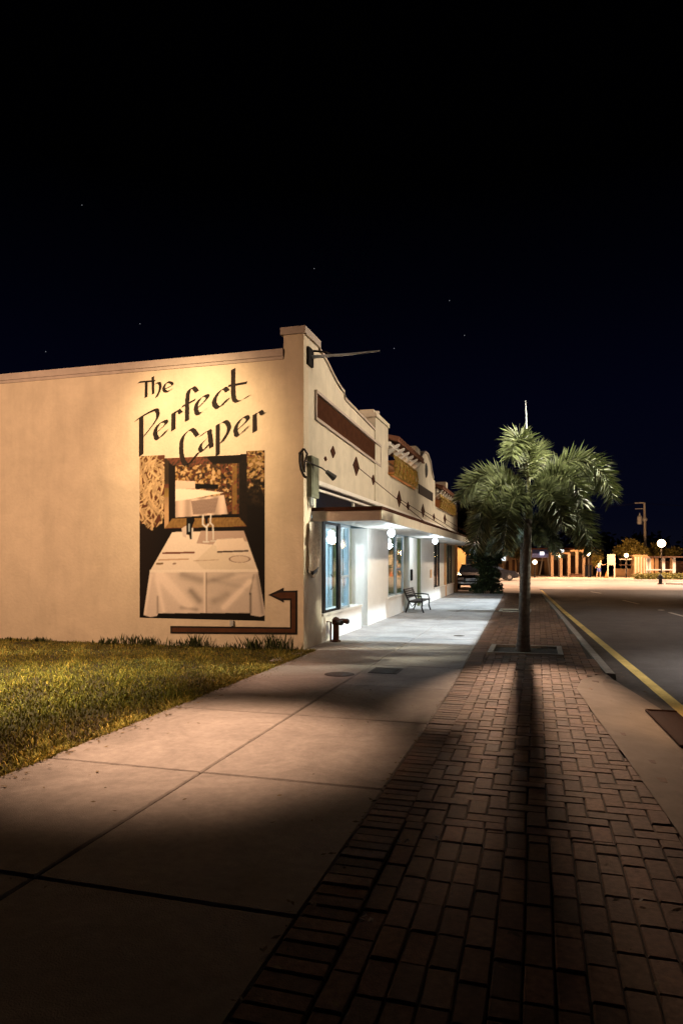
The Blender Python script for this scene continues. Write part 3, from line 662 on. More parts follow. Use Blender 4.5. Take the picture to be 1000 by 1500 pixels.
    for a,b,wd in (((487,525),(485,590),6),((485,590),(510,612),6),((510,612),(528,590),6),((545,520),(540,580),5),((540,580),(560,600),5),((515,612),(515,710),6),((560,600),(563,700),5),((410,620),(408,700),5),((490,718),(530,718),5),((545,712),(580,712),4)):
        put(sdline(x,y,a,b)<wd,s(225,222,212),.9)
    put(inpoly(x,y,[(497,540),(525,540),(522,585),(505,590)]),s(30,22,18))
    # edges
    put((x<16)|(x>942)&(y>430),s(12,8,6))
    return c
def mural():
    x0,x1=-7.865,-5.10; z0,z1=.535,3.86
    NX,NZ=200,250
    gx,gz=np.meshgrid(np.linspace(x0,x1,NX+1),np.linspace(z0,z1,NZ+1))
    Xf,Zf=gx.ravel(),gz.ravel(); d=-Xf*S_+WY*C_; px=500+1000*(Xf*C_+WY*S_)/d; py=HY-(Zf-H)*1000/d
    cx,cyy=(px-200)*5,(py-650)*5
    acc=0
    for ox,oy in ((-1.2,-1.2),(1.2,-1.2),(-1.2,1.2),(1.2,1.2)): acc=acc+mural_color(cx+ox,cyy+oy)/4
    lum=(acc*np.array([.3,.59,.11])).sum(1,keepdims=True); acc=lum*.30+acc*.70; acc=np.where(acc<.10,acc*.6,acc)
    cols=acc
    # painted area fades out unevenly along its top: keep only cells below the ragged upper edge
    top=np.where(cx<208,70+fbm(cx,cyy,1)*15,np.where(cx>800,18+fbm(cx*2,cyy,9)*35,105-(cx-205)*.053))
    keep=(cyy>top).reshape(NZ+1,NX+1)
    vs=np.stack([Xf,np.full_like(Xf,WY-.004),Zf],1)-np.array(ORG[B.name])
    fs=[]
    for j in range(NZ):
        for i in range(NX):
            if keep[j,i] and keep[j,i+1] and keep[j+1,i] and keep[j+1,i+1]:
                a=j*(NX+1)+i; fs.append((a,a+1,a+NX+2,a+NX+1))
    me=bpy.data.meshes.new('mural'); me.from_pydata(vs.tolist(),[],fs)
    ca=me.color_attributes.new('tone','FLOAT_COLOR','POINT'); arr=np.ones((len(Xf),4),dtype=np.float32); arr[:,:3]=np.clip(cols*1.0,0,.9); ca.data.foreach_set('color',arr.ravel())
    mt=mat('mural_paint',(.88,.88,.88),.8,var=.04,scale=20,vcol='tone',bump=.2,bscale=45,spec=.2); me.materials.append(mt)
    o=bpy.data.objects.new('mural',me); COL.objects.link(o); o.parent=B; o['label']='painted panel of a white clothed table under a framed mirror'
mural()
# ---- lettering, broad nib strokes
STR=[ # (points in enlarged coordinates, nib half vector)
 ([(38,104),(60,97),(160,89)],(5,-5)),([(97,95),(95,210)],(8,-4)),([(145,58),(147,185)],(7,-4)),([(149,122),(172,106),(195,108),(198,150),(172,208)],(7,-5)),
 ([(232,148),(286,122),(278,102),(250,101),(230,125),(226,152),(248,168),(290,148)],(7,-5)),
 ([(60,352),(60,634)],(12,-8)),([(20,380),(80,340),(160,302),(180,318),(172,372),(78,498)],(9,-9)),
 ([(178,462),(242,402),(232,384),(196,400),(168,440),(164,480),(186,512),(250,450)],(11,-8)),
 ([(296,322),(295,450)],(12,-8)),([(300,336),(330,302),(348,322),(360,318)],(10,-7)),
 ([(468,168),(440,138),(408,165),(397,240),(396,380)],(11,-7)),([(358,278),(455,226)],(3,-6)),
 ([(474,288),(542,216),(535,196),(498,214),(466,258),(462,304),(484,330),(552,284)],(11,-8)),
 ([(692,165),(668,143),(630,170),(597,225),(600,265),(632,282),(698,218)],(12,-8)),
 ([(733,2),(735,195),(755,238),(795,230),(857,192)],(12,-6)),([(697,126),(833,102)],(3,-7)),
 ([(472,492),(432,445),(390,468),(357,525),(358,640),(398,702),(480,612)],(11,-8)),
 ([(488,497),(552,452),(562,480),(574,576)],(12,-7)),([(556,498),(505,545),(490,582),(512,600),(562,545)],(10,-8)),
 ([(620,408),(620,634)],(12,-7)),([(608,428),(668,386),(700,415),(696,462),(650,538)],(11,-8)),
 ([(766,446),(836,378),(828,350),(792,368),(756,420),(752,462),(772,488),(847,420)],(11,-8)),
 ([(890,332),(891,462)],(12,-7)),([(882,350),(928,312),(946,330),(962,328)],(11,-8)),
]
words=[MB(),MB(),MB()]; off=.006
for si,(pts,nib) in enumerate(STR):
    lt=words[0 if si<5 else 1 if si<16 else 2]
    P=crom(pts,7) if len(pts)>2 else [np.array(pts[0],float),np.array(pts[1],float)]
    off=.006+R.uniform(0,.0008)
    A=[];Bq=[]
    for q in P:
        wv=1.35+.08*math.sin(q[0]*.21+q[1]*.17)
        for s_,lst in ((-1,A),(1,Bq)):
            ex,ey=q[0]+s_*nib[0]*wv,q[1]+s_*nib[1]*wv; X,Z=onY(195+ex/5,540+ey/5,WY); lst.append((X,Z))
    for i in range(len(P)-1):
        yv=WY-off; off+=.00025
        lt.add([(A[i][0],yv,A[i][1]),(Bq[i][0],yv,Bq[i][1]),(Bq[i+1][0],yv,Bq[i+1][1]),(A[i+1][0],yv,A[i+1][1])],[(0,1,2,3)])
for lt,wd in zip(words,('The','Perfect','Caper')): part('lettering',lt,M['letter'],label='black brush lettering reading '+wd)
# arrow
def wallpoly(pts,y): return [(*onY(px,py,WY),) for px,py in pts]
ar=[(250,917),(425,919),(425,879),(415.5,879),(415.5,882.5),(393,871.5),(415.5,861),(415.5,865.5),(435.5,865),(435.5,929.5),(250,928)]
m=MB(); m.prism(wallpoly(ar,WY),'y',WY-.014,WY-.002); part('arrow_outline',m,M['letter'])
ar2=[(252.5,919.5),(427.5,921.5),(427.5,876.5),(411,876.5),(399,871.5),(411,868),(433,867.8),(433,926.7),(252.5,925.6)]
m=MB(); m.prism(wallpoly(ar2,WY),'y',WY-.018,WY-.0145); part('arrow_mark',m,M['arrow'],label='brown painted arrow bent up and back toward the mural')
m=MB(); a=onY(338,909,WY); b=onY(343,917,WY); m.box(a[0],b[0],WY-.05,WY-.001,b[1],a[1]); part('junction_box',m,M['galv'])
# ================================================================= THINGS ON THE BUILDING
def globe_lamp(px,py,X,label,r=.098):
    Y,Z=onX(px,py,X); Z=min(Z,2.42)
    e=empty('canopy_lamp',(X,Y,2.56),label,'lamp','globe lamps under the canopy')
    m=MB(); m.lathe([(0,0),(.09,0),(.09,-.03),(.04,-.05),(.04,2.60-2.6-.06),(.0,-.07)],(X,Y,2.56),12); m.build('lamp_base',M['white'],e)
    m=MB(); m.ball((X,Y,2.56-.05-r),r,16); g_=m.build('lamp_globe',M['globe'],e,smooth=True); g_.visible_shadow=True
    return (X,Y,2.56-.05-r)
LP=[globe_lamp(573,776,-3.55,'nearest round white lamp under the canopy, glowing over the wide white pillar'),
    globe_lamp(637,800,-3.5,'farther round white lamp under the canopy, past the bench')]
# flag staff at the corner top
e=empty('flagpole',(FX,13.0,5.75),'pale slender flagpole jutting level from a black plate at the parapet corner','flagpole')
y0,z0=onX(453,523,FX); m=MB(); m.box(FX+.001,FX+.05,y0-.18,y0+.12,z0-.18,z0+.16); m.build('mounting_plate',M['black'],e)
m=MB(); m.tube([(FX+.05,y0,z0),(FX+.75,y0+.2,z0+.05),(FX+1.35,y0+.3,z0+.1)],[.035,.025,.014],8); m.build('pole',M['galv'],e)
m=MB(); m.tube([(FX+.05,y0+.1,z0+.15),(FX+.3,y0+.15,z0+.12),(FX+.42,y0+.15,z0+.05)],.02,6); m.build('stay',M['iron'],e)
# flood light bracket
e=empty('floodlight',(FX,12.6,3.6),'small black floodlight on a bent arm at the building corner above the canopy','floodlight')
ya,za=onX(447,676,FX); yb,zb=onX(460,685,FX+.0)
m=MB(); m.tube([(FX+.02,ya,za),(FX+.25,ya+.25,za-.1),(FX+.33,ya+.5,za-.18)],.016,6); m.build('arm',M['iron'],e)
m=MB(); m.tube([(FX+.28,ya+.48,za-.14),(FX+.40,ya+.62,za-.26)],[.04,.07],10); m.build('lamp_head',M['iron'],e)
e=empty('wall_bracket',(-4.33,WY,3.4),'dark curved iron scroll bracket on the corner edge above the canopy','bracket')
m=MB(); pts=[(445,657),(439,664),(439,676),(441,688),(445,697),(449,700)]
P=[]
for p in pts: X,Z=onY(p[0],p[1],WY-.06); P.append((X,WY-.06,Z))
m.tube(P,.026,8); m.tube([P[0],(P[0][0]+.06,WY-.03,P[0][2]-.1),(P[2][0]+.09,WY-.03,P[2][2]),(P[3][0]+.06,WY-.03,P[3][2]-.05)],.02,8); m.build('scroll',M['iron'],e)
m=MB(); m.tube([(P[1][0],WY-.06,P[1][2]),(P[1][0],WY,P[1][2])],.03,8); m.build('wall_fixing',M['iron'],e); m=MB(); m.tube([(P[4][0],WY-.06,P[4][2]),(P[4][0],WY,P[4][2])],.02,8); m.build('wall_fixing',M['iron'],e)
m=MB(); m.box(FX+.001,FX+.10,12.55,13.0,2.95,3.75); m.box(FX+.101,FX+.11,12.6,12.95,3.0,3.7); 
m.build('electrical_box',M['egrey'],loc=(FX,12.75,2.95),label='tall greenish grey electrical box on the front wall beside the corner',cat='electrical box')
# conduit below box
m=MB(); m.tube([(FX+.05,12.62,2.95),(FX+.05,12.62,2.80),(FX+.10,12.66,2.77)],.035,8); m.tube([(FX+.05,12.75,2.95),(FX+.05,12.75,2.78)],.03,8); m.build('conduit',M['galv'],loc=(FX,12.7,2.78),label='short grey conduit stubs under the greenish electrical box',cat='conduit')
# hanging pleated cloth
m=MB(); N=26; rows=14; vs=[]
for j in range(rows+1):
    z=2.46-(2.46-1.48)*j/rows
    for i in range(N+1):
        t=i/N; y=12.52+(.78-.12*math.sin(j*.5)*.4)*t*(1-.25*(j/rows)); x=FX+.05+.028*math.sin(i*1.45+.3*math.sin(j*.7))+.01*math.sin(j*.8+i)
        vs.append((x,y,z-(.12*(1-abs(2*t-1)) if j==rows else 0)))
m.add(vs,[(j*(N+1)+i,j*(N+1)+i+1,(j+1)*(N+1)+i+1,(j+1)*(N+1)+i) for j in range(rows) for i in range(N)])
o=m.build('hanging_cloth',M['cloth'],loc=(FX,12.9,1.48),label='pale pleated cloth hanging on the corner pier under the canopy end',cat='cloth')
md=o.modifiers.new('t','SOLIDIFY'); md.thickness=.006
m=MB(); yh,zh=onX(452,836,FX); m.tube([(FX+.01,yh-.1,zh),(FX+.07,yh,zh-.05),(FX+.09,yh+.2,zh),(FX+.07,yh+.42,zh+.07)],[.035,.04,.025,.01],8)
m.build('wall_hook',M['iron'],loc=(FX,yh,zh),label='black curved hook on the corner pier below the pale cloth',cat='hook')
# meter panel + standpipe
m=MB(); m.box(FX+.001,FX+.012,13.62,14.18,.04,.56); m.box(FX+.012,FX+.03,13.66,14.14,.08,.52); m.build('access_panel',M['white'],loc=(FX,13.9,.04),label='white square access panel low on the wall beside the standpipe',cat='panel')
Xs=FX+.22; Ys,_=onX(492,0,Xs); e=empty('standpipe',(Xs,Ys,0),'dark red brown fire standpipe with two outlets standing by the shop window wall','standpipe')
m=MB(); m.lathe([(.10,0),(.10,.03),(.065,.04),(.062,.36),(.085,.38),(.085,.47),(.05,.51),(.0,.53)],(Xs,Ys,0),16); m.build('pipe_body',M['brown'],e,smooth=False)
for s_ in (-1,1):
    m=MB(); m.tube([(Xs,Ys,.43),(Xs+.10+.02*s_,Ys+.10*s_,.44),(Xs+.17+.02*s_,Ys+.16*s_,.42)],[.045,.045,.055],10); o=m.build('outlet',M['brown'],e)
    m=MB(); m.tube([(Xs+.17+.02*s_,Ys+.16*s_,.42),(Xs+.20+.02*s_,Ys+.19*s_,.415)],[.062,.05],10); m.build('cap',M['iron'],o)
m=MB(); m.tube([(FX,Ys-.05,.42),(Xs-.1,Ys-.05,.42),(Xs-.1,Ys-.05,0.)],.02,8); m.build('drain_pipe',M['brown'],e)
# bench
def bench():
    x0=-4.08; y0,y1=22.15,23.75
    e=empty('park_bench',(x0,(y0+y1)/2,0),'dark iron and slat bench against the shopfront under the canopy','bench')
    for yy_ in (y0+.05,y1-.05):
        m=MB()
        m.tube([(x0-.10,yy_,0),(x0-.02,yy_,.2),(x0+.02,yy_,.36),(x0-.05,yy_,.5),(x0-.16,yy_,.78)],.026,8)
        m.tube([(x0+.50,yy_,0),(x0+.44,yy_,.18),(x0+.46,yy_,.36)],.026,8); m.tube([(x0+.0,yy_,.37),(x0+.25,yy_,.345),(x0+.47,yy_,.37)],.024,8)
        m.tube([(x0-.08,yy_,.56),(x0+.2,yy_,.57),(x0+.42,yy_,.54),(x0+.46,yy_,.36)],.022,8)
        m.tube([(x0+.02,yy_,.36),(x0+.12,yy_,.2),(x0+.25,yy_,.34)],.016,6)
        m.build('end_frame',M['iron'],e)
    m=MB()
    for k in range(6): xx=x0+.03+k*.08; m.box(xx,xx+.055,y0,y1,.375,.40)
    m.build('seat',M['wood'],e)
    m=MB()
    for k in range(5):
        z=.47+k*.066; xx=x0-.03-(z-.47)*.36; m.prism([(xx,z),(xx+.02,z+.006),(xx,z+.055),(xx-.02,z+.05)],'y',y0,y1)
    m.build('backrest',M['wood'],e)
bench()
# covers in the pavement, one a shadow disc
cx,cy=gp(565,983); m=MB(); m.box(cx-.22,cx+.22,cy-.27,cy+.27,.001,.009); 
for k in range(6): m.box(cx-.19,cx+.19,cy-.23+k*.085,cy-.20+k*.085,.009,.013)
m.build('cover_or_shade',M['rust'],loc=(cx,cy,0),label='square dark metal utility cover in the sidewalk slab beside the bricks',cat='cover')
cx,cy=gp(497,988); m=MB(); m.lathe([(0,.008),(.2,.008),(.23,.002)],(cx,cy,0),20); m.build('cover_or_shade',M['rust'],loc=(cx,cy,0),label='dark disc added for a round shadow on the sidewalk center joint near the building corner',cat='cover')  # dark disc stands for an elliptical shadow on the slab
cx,cy=gp(672,931.5); m=MB(); m.lathe([(0,.006),(.11,.006),(.13,.002)],(cx,cy,0),16); m.build('cover_or_shade',M['rust'],loc=(cx,cy,0),label='small round cover in the brightly lit slab near the palm',cat='cover')
# storm drain inlet
e=empty('storm_drain',(1.4,7.6,-.1),'dark rusty storm drain inlet in the gutter beside the yellow line','drain')
q=[gp(946,1046,-.08),gp(990,1044,-.08),gp(1062,1100,-.08),gp(998,1101,-.08)]
zz=[-.035,-.070,-.070,-.030]
m=MB(); m.add([(a,b,-.12) for a,b in q]+[(q[i][0],q[i][1],zz[i]) for i in range(4)],[(4,5,6,7),(0,1,5,4),(1,2,6,5),(2,3,7,6),(3,0,4,7)]); m.build('inlet_cover',M['darkopen'],e)
m=MB(); 
for i in (0,3,2): m.tube([(q[i][0],q[i][1],zz[i]),(q[(i+1)%4][0],q[(i+1)%4][1],zz[(i+1)%4])],.014,6)
m.build('rim',M['rustrim'],e)
# pale scraps on the bricks
for (px,py,lab) in ((590,1236,'pale dry leaf scrap on the bricks, nearest the concrete'),(641,1231,'pale dry leaf scrap on the lit bricks, right of two'),(536,1349,'pair of tiny pale leaf bits low on the dark bricks'),(746,897,'pale paper scrap lying by the farther tree well')):
    cx,cy=gp(px,py); m=MB()
    for k in range(4): 
        a=R.uniform(0,6); r=.018 if py>1000 else .09; ox,oy=R.uniform(-.03,.03)*(1 if py>1000 else 4),R.uniform(-.03,.03); m.add([(cx+ox+r*math.cos(a+t)*(1 if t%2 else .6),cy+oy+r*math.sin(a+t),.006+.006*((t+k)%3)) for t in range(5)],[(0,1,2,3,4)])
    m.build('leaf_scrap',M['litter'],loc=(cx,cy,0),label=lab,cat='leaf',group='pale scraps on the bricks')
# ================================================================= PALMS
def bez(p0,p1,p2,p3,n):
    return [p0*(1-t)**3+p1*3*t*(1-t)**2+p2*3*t*t*(1-t)+p3*t**3 for t in [i/n for i in range(n+1)]]
def frond(parent,base,pts,rnd,lf=.42,dens=80,tone=1.,per=7):
    P=bez(Vector(base),*[Vector(p) for p in pts],28)
    m=MB(); m.tube(P,[.022*(1-.85*i/28) for i in range(29)],6); fr=m.build('frond',M['rachis'],parent)
    m=MB()
    for k in range(dens):
        t=.16+.84*(k+rnd.random()*.8)/dens; f=t*28; i=min(int(f),27); p=P[i].lerp(P[i+1],f-i); T=(P[i+1]-P[i]).normalized()
        U=T.cross(Vector((0,0,1))); U=U.normalized() if U.length>.05 else Vector((1,0,0)); V=U.cross(T)
        L0=lf*min(1,.45+2.2*(t-.16))*(1-.45*max(0,t-.7)/.3)
        for q in range(per):
            a=2*PI*(q+rnd.random())/per; rad=U*math.cos(a)+V*math.sin(a)
            d=(rad+T*rnd.uniform(.35,.75)).normalized(); L=L0*rnd.uniform(.75,1.15)
            g_=Vector((0,0,-1)); m1=p+d*L*.5+g_*L*.06; e1=p+d*L*.93+g_*L*rnd.uniform(.08,.30)
            sd_=d.cross(V if abs(math.sin(a))<.7 else U).normalized()*.0125*rnd.uniform(.8,1.3)
            tn=tone*rnd.choice([rnd.uniform(.35,.8),rnd.uniform(.8,1.5)])
            m.add([p-sd_*.4,p+sd_*.4,m1+sd_,e1,m1-sd_],[(0,1,2,4),(4,2,3)],tn)
    m.build('leaflets',M['frond'],fr)
def palm(x,y,label,zt,base_r,top_r,lean,fr,spear,seed,lf,group='palms along the brick strip'):
    e=empty('palm_tree',(x,y,-.03),label,'palm tree',group); rnd=random.Random(seed)
    m=MB(); n=52; path=[];rr=[]
    for i in range(n+1):
        t=i/n; path.append((x+lean[0]*t,y+lean[1]*t,-.05+(zt+.05)*t)); b_=base_r+(top_r-base_r)*t**.8; rr.append(b_*(1+.35*math.exp(-t*14))*(1+(.05 if i%2 else -.02)+rnd.uniform(-.015,.015)))
    m.tube(path,rr,16); m.build('trunk',M['trunk'],e)
    cx,cy=x+lean[0],y+lean[1]
    m=MB(); m.tube([(cx,cy,zt-.02),(cx,cy,zt+.15),(cx,cy,zt+.42)],[top_r*1.05,top_r*1.2,top_r*.6],12); m.build('crownshaft',M['shaft'],e,smooth=True)
    if spear:
        m=MB(); m.tube([(cx,cy,zt+.4),(cx-.02,cy,zt+1.3),(cx-.05,cy+.03,spear)],[.03,.022,.01],6); m.build('spear_leaf',M['galv'],e)
    b=Vector((cx,cy,zt+.38))
    r_=Vector((C_,S_,0)); f_=Vector((-S_,C_,0)); up=Vector((0,0,1))
    for (P3,tn) in fr:
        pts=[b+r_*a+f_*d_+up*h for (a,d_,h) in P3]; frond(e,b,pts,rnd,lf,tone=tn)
    return e
# control points per frond: (right, away, up) from the crown, in metres
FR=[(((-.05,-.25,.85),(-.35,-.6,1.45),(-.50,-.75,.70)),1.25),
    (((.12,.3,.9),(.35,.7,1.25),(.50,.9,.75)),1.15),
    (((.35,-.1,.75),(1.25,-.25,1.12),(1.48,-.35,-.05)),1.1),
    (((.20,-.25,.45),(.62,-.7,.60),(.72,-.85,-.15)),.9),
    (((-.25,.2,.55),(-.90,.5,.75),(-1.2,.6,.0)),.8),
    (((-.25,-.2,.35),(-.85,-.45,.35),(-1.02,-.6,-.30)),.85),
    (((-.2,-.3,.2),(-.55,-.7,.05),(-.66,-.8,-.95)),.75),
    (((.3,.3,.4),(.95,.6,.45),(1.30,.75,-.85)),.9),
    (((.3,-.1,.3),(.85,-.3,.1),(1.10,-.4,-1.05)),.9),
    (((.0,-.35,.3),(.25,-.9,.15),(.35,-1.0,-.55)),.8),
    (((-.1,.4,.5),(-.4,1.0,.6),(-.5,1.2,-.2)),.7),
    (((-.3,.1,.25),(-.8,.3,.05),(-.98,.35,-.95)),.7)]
palm(-.27,13.50,'near foxtail palm with lit feathery fronds in the framed tree well',2.52,.115,.070,(.10,.02),FR,4.78,4,.46)
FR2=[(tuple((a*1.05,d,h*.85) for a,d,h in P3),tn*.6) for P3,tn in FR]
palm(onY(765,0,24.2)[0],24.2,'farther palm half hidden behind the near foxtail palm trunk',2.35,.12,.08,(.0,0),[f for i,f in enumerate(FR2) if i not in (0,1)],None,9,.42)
# ================================================================= TREES / SHRUBS BEHIND
def tree(name,label,x,y,h,blobs,n,size,mt='leaf',seed=1,cat='tree',group=None,tr=.12,tones=(.5,1.5)):
    e=empty(name,(x,y,-.05),label,cat,group); rnd=random.Random(seed)
    m=MB(); m.tube([(x,y,-.05),(x+.05,y,h*.35),(x-.05,y,h*.7)],[tr,tr*.8,tr*.4],8)
    for b in blobs[:6]: m.tube([(x,y,h*.3),((x+b[0])/2,(y+b[1])/2,(h*.3+b[2])/2+.1),(b[0],b[1],b[2])],[tr*.5,tr*.35,tr*.15],6)
    m.build('trunk',M['bark'],e)
    m=MB(); m.leafcloud(blobs,n,size,rnd,tones); m.build('crown',M[mt],e)
    return e
def bl(px,py,Y,rx,ry,rz):
    X,Z=onY(px,py,Y); return (X,Y,Z,rx,ry,rz)
tree('leafy_tree','tall dark leafy tree behind the far end of the shop building',-2.9,42.5,4.2,[bl(690,760,42,1.0,1.2,1.3),bl(715,745,43,1.2,1.2,1.3),bl(700,790,42,1.3,1.2,1.0),bl(735,770,42,1.2,1.2,1.2),bl(672,778,42,.55,1,1.0)],9000,.22,seed=2,tones=(.25,.9))
tree('leafy_shrub','dense climbing shrub at the end of the canopy over the sidewalk',-2.3,36.6,2.3,[bl(703,818,36.5,.6,.6,.55),bl(715,845,36.5,.62,.6,.75),bl(722,815,36.8,.55,.6,.6),bl(700,862,36.5,.45,.5,.3),bl(728,862,36.5,.32,.4,.4),bl(690,806,36.5,.35,.4,.15)],7000,.13,seed=3,cat='shrub',tones=(.5,2.0))
# yellow house in the alley with a car in front
h=empty('yellow_house',(-5,52,0),'yellow lit house wall with a dark arched window beyond the alley','house')
X0,_=onY(655,0,52); X1,_=onY(700,0,52); m=MB(); m.box(X0,X1,52,56,-.1,3.2); m.build('wall',mat('yellow_wall',(.72,.46,.17),.85,var=.1,scale=2),h)
a=onY(682,812,51.9); b=onY(691.5,827,51.9); m=MB(); 
m.prism([(a[0],b[1]),(b[0],b[1]),(b[0],a[1]-.15),((a[0]+b[0])/2,a[1]),(a[0],a[1]-.15)],'y',51.93,51.99); m.build('window',M['dkglass'],h)
m=MB(); m.prism([(X0-.1,3.2),(X1+.3,3.2),(X1+.3,3.35),(X0-.1,3.9)],'y',51.6,56); m.build('roof',M['tile'],h)
def car(x,y,rz,label,paint='carpaint'):
    e=empty('parked_car',(x,y,-.03),label,'car'); L,W=4.4,1.8
    def T(v): return v
    mm=MB(); side=[(-2.2,.35),(-2.2,.75),(-2.0,.92),(-1.3,1.0),(1.0,1.0),(2.0,.85),(2.2,.6),(2.2,.3),(1.8,.22),(-1.9,.22)]
    mm.prism([(a,b) for a,b in side],'y',-.9,.9); bo=mm.build('body',M[paint],e)
    o=bo; 
    mm=MB(); vs=[]
    for yy_,s in ((-.86,1),(.86,1)): vs+=[(-1.7,yy_,1.0),(.95,yy_,1.0)]
    top=[(-1.35,.68),(.25,.68)]
    mm.add([(-1.75,-.84,.99),(1.0,-.84,.99),(1.0,.84,.99),(-1.75,.84,.99),(-1.3,-.66,1.45),(.2,-.66,1.45),(.2,.66,1.45),(-1.3,.66,1.45)],[(0,1,5,4),(1,2,6,5),(2,3,7,6),(3,0,4,7)]); mm.build('cabin_glass',M['carglass'],e)
    mm=MB(); mm.box(-1.32,.22,-.68,.68,1.45,1.49); mm.build('roof',M[paint],e)
    for sx in (-1.4,1.4):
        for sy in (-.82,.82):
            mm=MB(); mm.tube([(sx,sy-.1,.33),(sx,sy+.1,.33)],.33,18); wv=mm.build('wheel',M['tyre'],e); 
            mm=MB(); mm.tube([(sx,sy-.11,.33),(sx,sy+.11,.33)],.19,14); mm.build('rim',M['chrome'],wv)
    for sy in (-.68,.68):
        mm=MB(); mm.box(2.13,2.215,sy-.18,sy+.18,.55,.7); mm.build('headlight',M['whitelens'],e)
        mm=MB(); mm.box(-2.215,-2.13,sy-.16,sy+.16,.65,.82); mm.build('tail_light',M['redlens'],e)
    mm=MB(); mm.box(2.19,2.24,-.85,.85,.32,.44); mm.build('bumper',M['chrome'],e)
    mm=MB(); mm.box(2.19,2.225,-.4,.4,.5,.68); mm.build('grille',M['chrome'],e)
    for o in [e]: o.rotation_euler=(0,0,rz)
    return e
ORG_save=dict(ORG)
def car_at(px,Y,rz,label,**k):
    X,_=onY(px,0,Y); e=car(0,0,rz,label,**k)
    e.location=(X,Y,-.03)
    return e
# car parts were built around the origin
car_at(691,44.0,-PI/2+.1,'dark parked car facing the street in the alley by the yellow house')
# ================================================================= FAR PLAZA
def lamp_post(px,py_lamp,Y,r,label,mt='warmglobe',zb=.03):
    X,Z=onY(px,py_lamp,Y); e=empty('street_lamp',(X,Y,zb),label,'street lamp','lit lamps around the far plaza')
    m=MB(); m.tube([(X,Y,zb),(X,Y,.5),(X,Y,Z-r)],[.09,.06,.045],8); m.build('post',M['iron'],e)
    m=MB(); m.ball((X,Y,Z),r,14); m.build('lamp_globe',M[mt],e,smooth=True)
    return (X,Y,Z)
FL=[lamp_post(968.5,796,68,.36,'brightest street lamp, white globe above the pergola on the right'),
    lamp_post(917,813.5,74,.20,'warm lamp globe above the small table shelter'),
    lamp_post(862,812,73,.19,'warm lamp globe beside the tall white arcade columns'),
    lamp_post(818,814,74,.24,'warm lamp globe between the two left arcade columns'),
    lamp_post(783,823.5,72,.22,'warm low lamp globe just right of the palm trunk','warmlamp')]
# arcade building
ab=empty('arcade_building',(3,88,0),'low peach lit arcade building with dark doorways across the far street','building')
def ax(px,Y=88): return onY(px,0,Y)[0]
def az(py,px=800,Y=88): return onY(px,py,Y)[1]
m=MB(); m.box(ax(700),ax(868),88,94,-.1,az(806)); m.build('wall',M['farwall'],ab)
m=MB(); m.box(ax(698),ax(870),87.2,94,az(806),az(803)); m.build('roof',M['tile'],ab)
for (pa,pb,pt) in ((741,745,822),(750,754,820),(757,761,824),(788,797,822),(823,829,818),(830,835,818),(836,842,814),(846,852,812),(856,864,818),(811,819,820)):
    m=MB(); m.box(ax(pa),ax(pb),87.9,87.99,.03,az(pt)); m.build('doorway',M['farwood'],ab)
for (pa,pb) in ((734,740),):
    m=MB(); m.box(ax(pa),ax(pb),87.9,87.99,az(821),az(816)); m.build('lit_panel',M['litsign'],ab)
M['colpaint']=mat('column_paint',(.55,.42,.30),.8)
for px in (808.5,821.5,833,844.5,854.8):
    X=ax(px,78); m=MB(); w_=.14; m.box(X-w_,X+w_,77.9,78.2,.03,az(812 if px<840 else 809,px,78)); m.box(X-.2,X+.2,77.84,78.26,az(812 if px<840 else 809,px,78),az(811 if px<840 else 808,px,78)); m.build('column',M['colpaint'],ab)
m=MB(); m.box(ax(835,78),ax(857,78),77.9,78.2,az(808,845,78),az(805.5,845,78)); m.box(ax(806,78),ax(834,78),77.9,78.2,az(811,820,78),az(809.5,820,78)); m.build('beam',M['farwall'],ab)
m=MB(); m.prism([(ax(789,86),.03),(ax(794,86),az(815,790,86)),(ax(803,86),az(814,800,86)),(ax(806,86),.03),(ax(804,86),.03),(ax(801,86),az(816.5,800,86)),(ax(795,86),az(818,795,86)),(ax(791,86),.03)],'y',86,86.3); m.build('arch',M['white'],ab)
# blue awning with sign
e=empty('awning_sign',(ax(790,80),80,3.0),'dark blue awning with a small lit white sign left of the arcade','awning')
m=MB(); m.prism([(80,az(812,790,80)),(80,az(805,790,80)),(78.8,az(811,790,80)),(78.8,az(817,790,80))],'x',ax(779,80),ax(803,80)); m.build('canopy',M['blue'],e)
m=MB(); m.box(ax(790.5,78.7),ax(796.5,78.7),78.68,78.76,az(813,793,78.7),az(808.5,793,78.7)); m.build('sign_face',M['litsign'],e)
e=empty('lit_sign',(ax(823,80),80,.03),'small glowing white sign on a post above the arcade','sign')
m=MB(); m.box(ax(820,80),ax(825.5,80),79.9,80,az(809,823,80),az(805,823,80)); m.build('sign_face',M['litsign'],e)
m=MB(); m.tube([(ax(823,80),80.06,.03),(ax(823,80),80.06,az(805,823,80))],.05,6); m.build('post',M['iron'],e)
m=MB(); m.box(ax(834,76),ax(853,76),76,77,.03,.33); m.box(ax(835,76),ax(852,76),75.9,76,.30,.36); m.build('planter',M['farwood'],loc=(ax(843,76),76,.03),label='low brown planter in front of the arcade columns',cat='planter')
# dark bin / blue crate pair left of the person
m=MB(); m.box(ax(857,76),ax(866,76),76,76.7,.03,az(829,860,76)); m.box(ax(856.5,76),ax(866.5,76),75.95,76.75,az(829,860,76),az(828,860,76)); m.build('waste_bin',M['navy'],loc=(ax(861,76),76,.03),label='dark blue waste bin left of the person in blue',cat='bin')
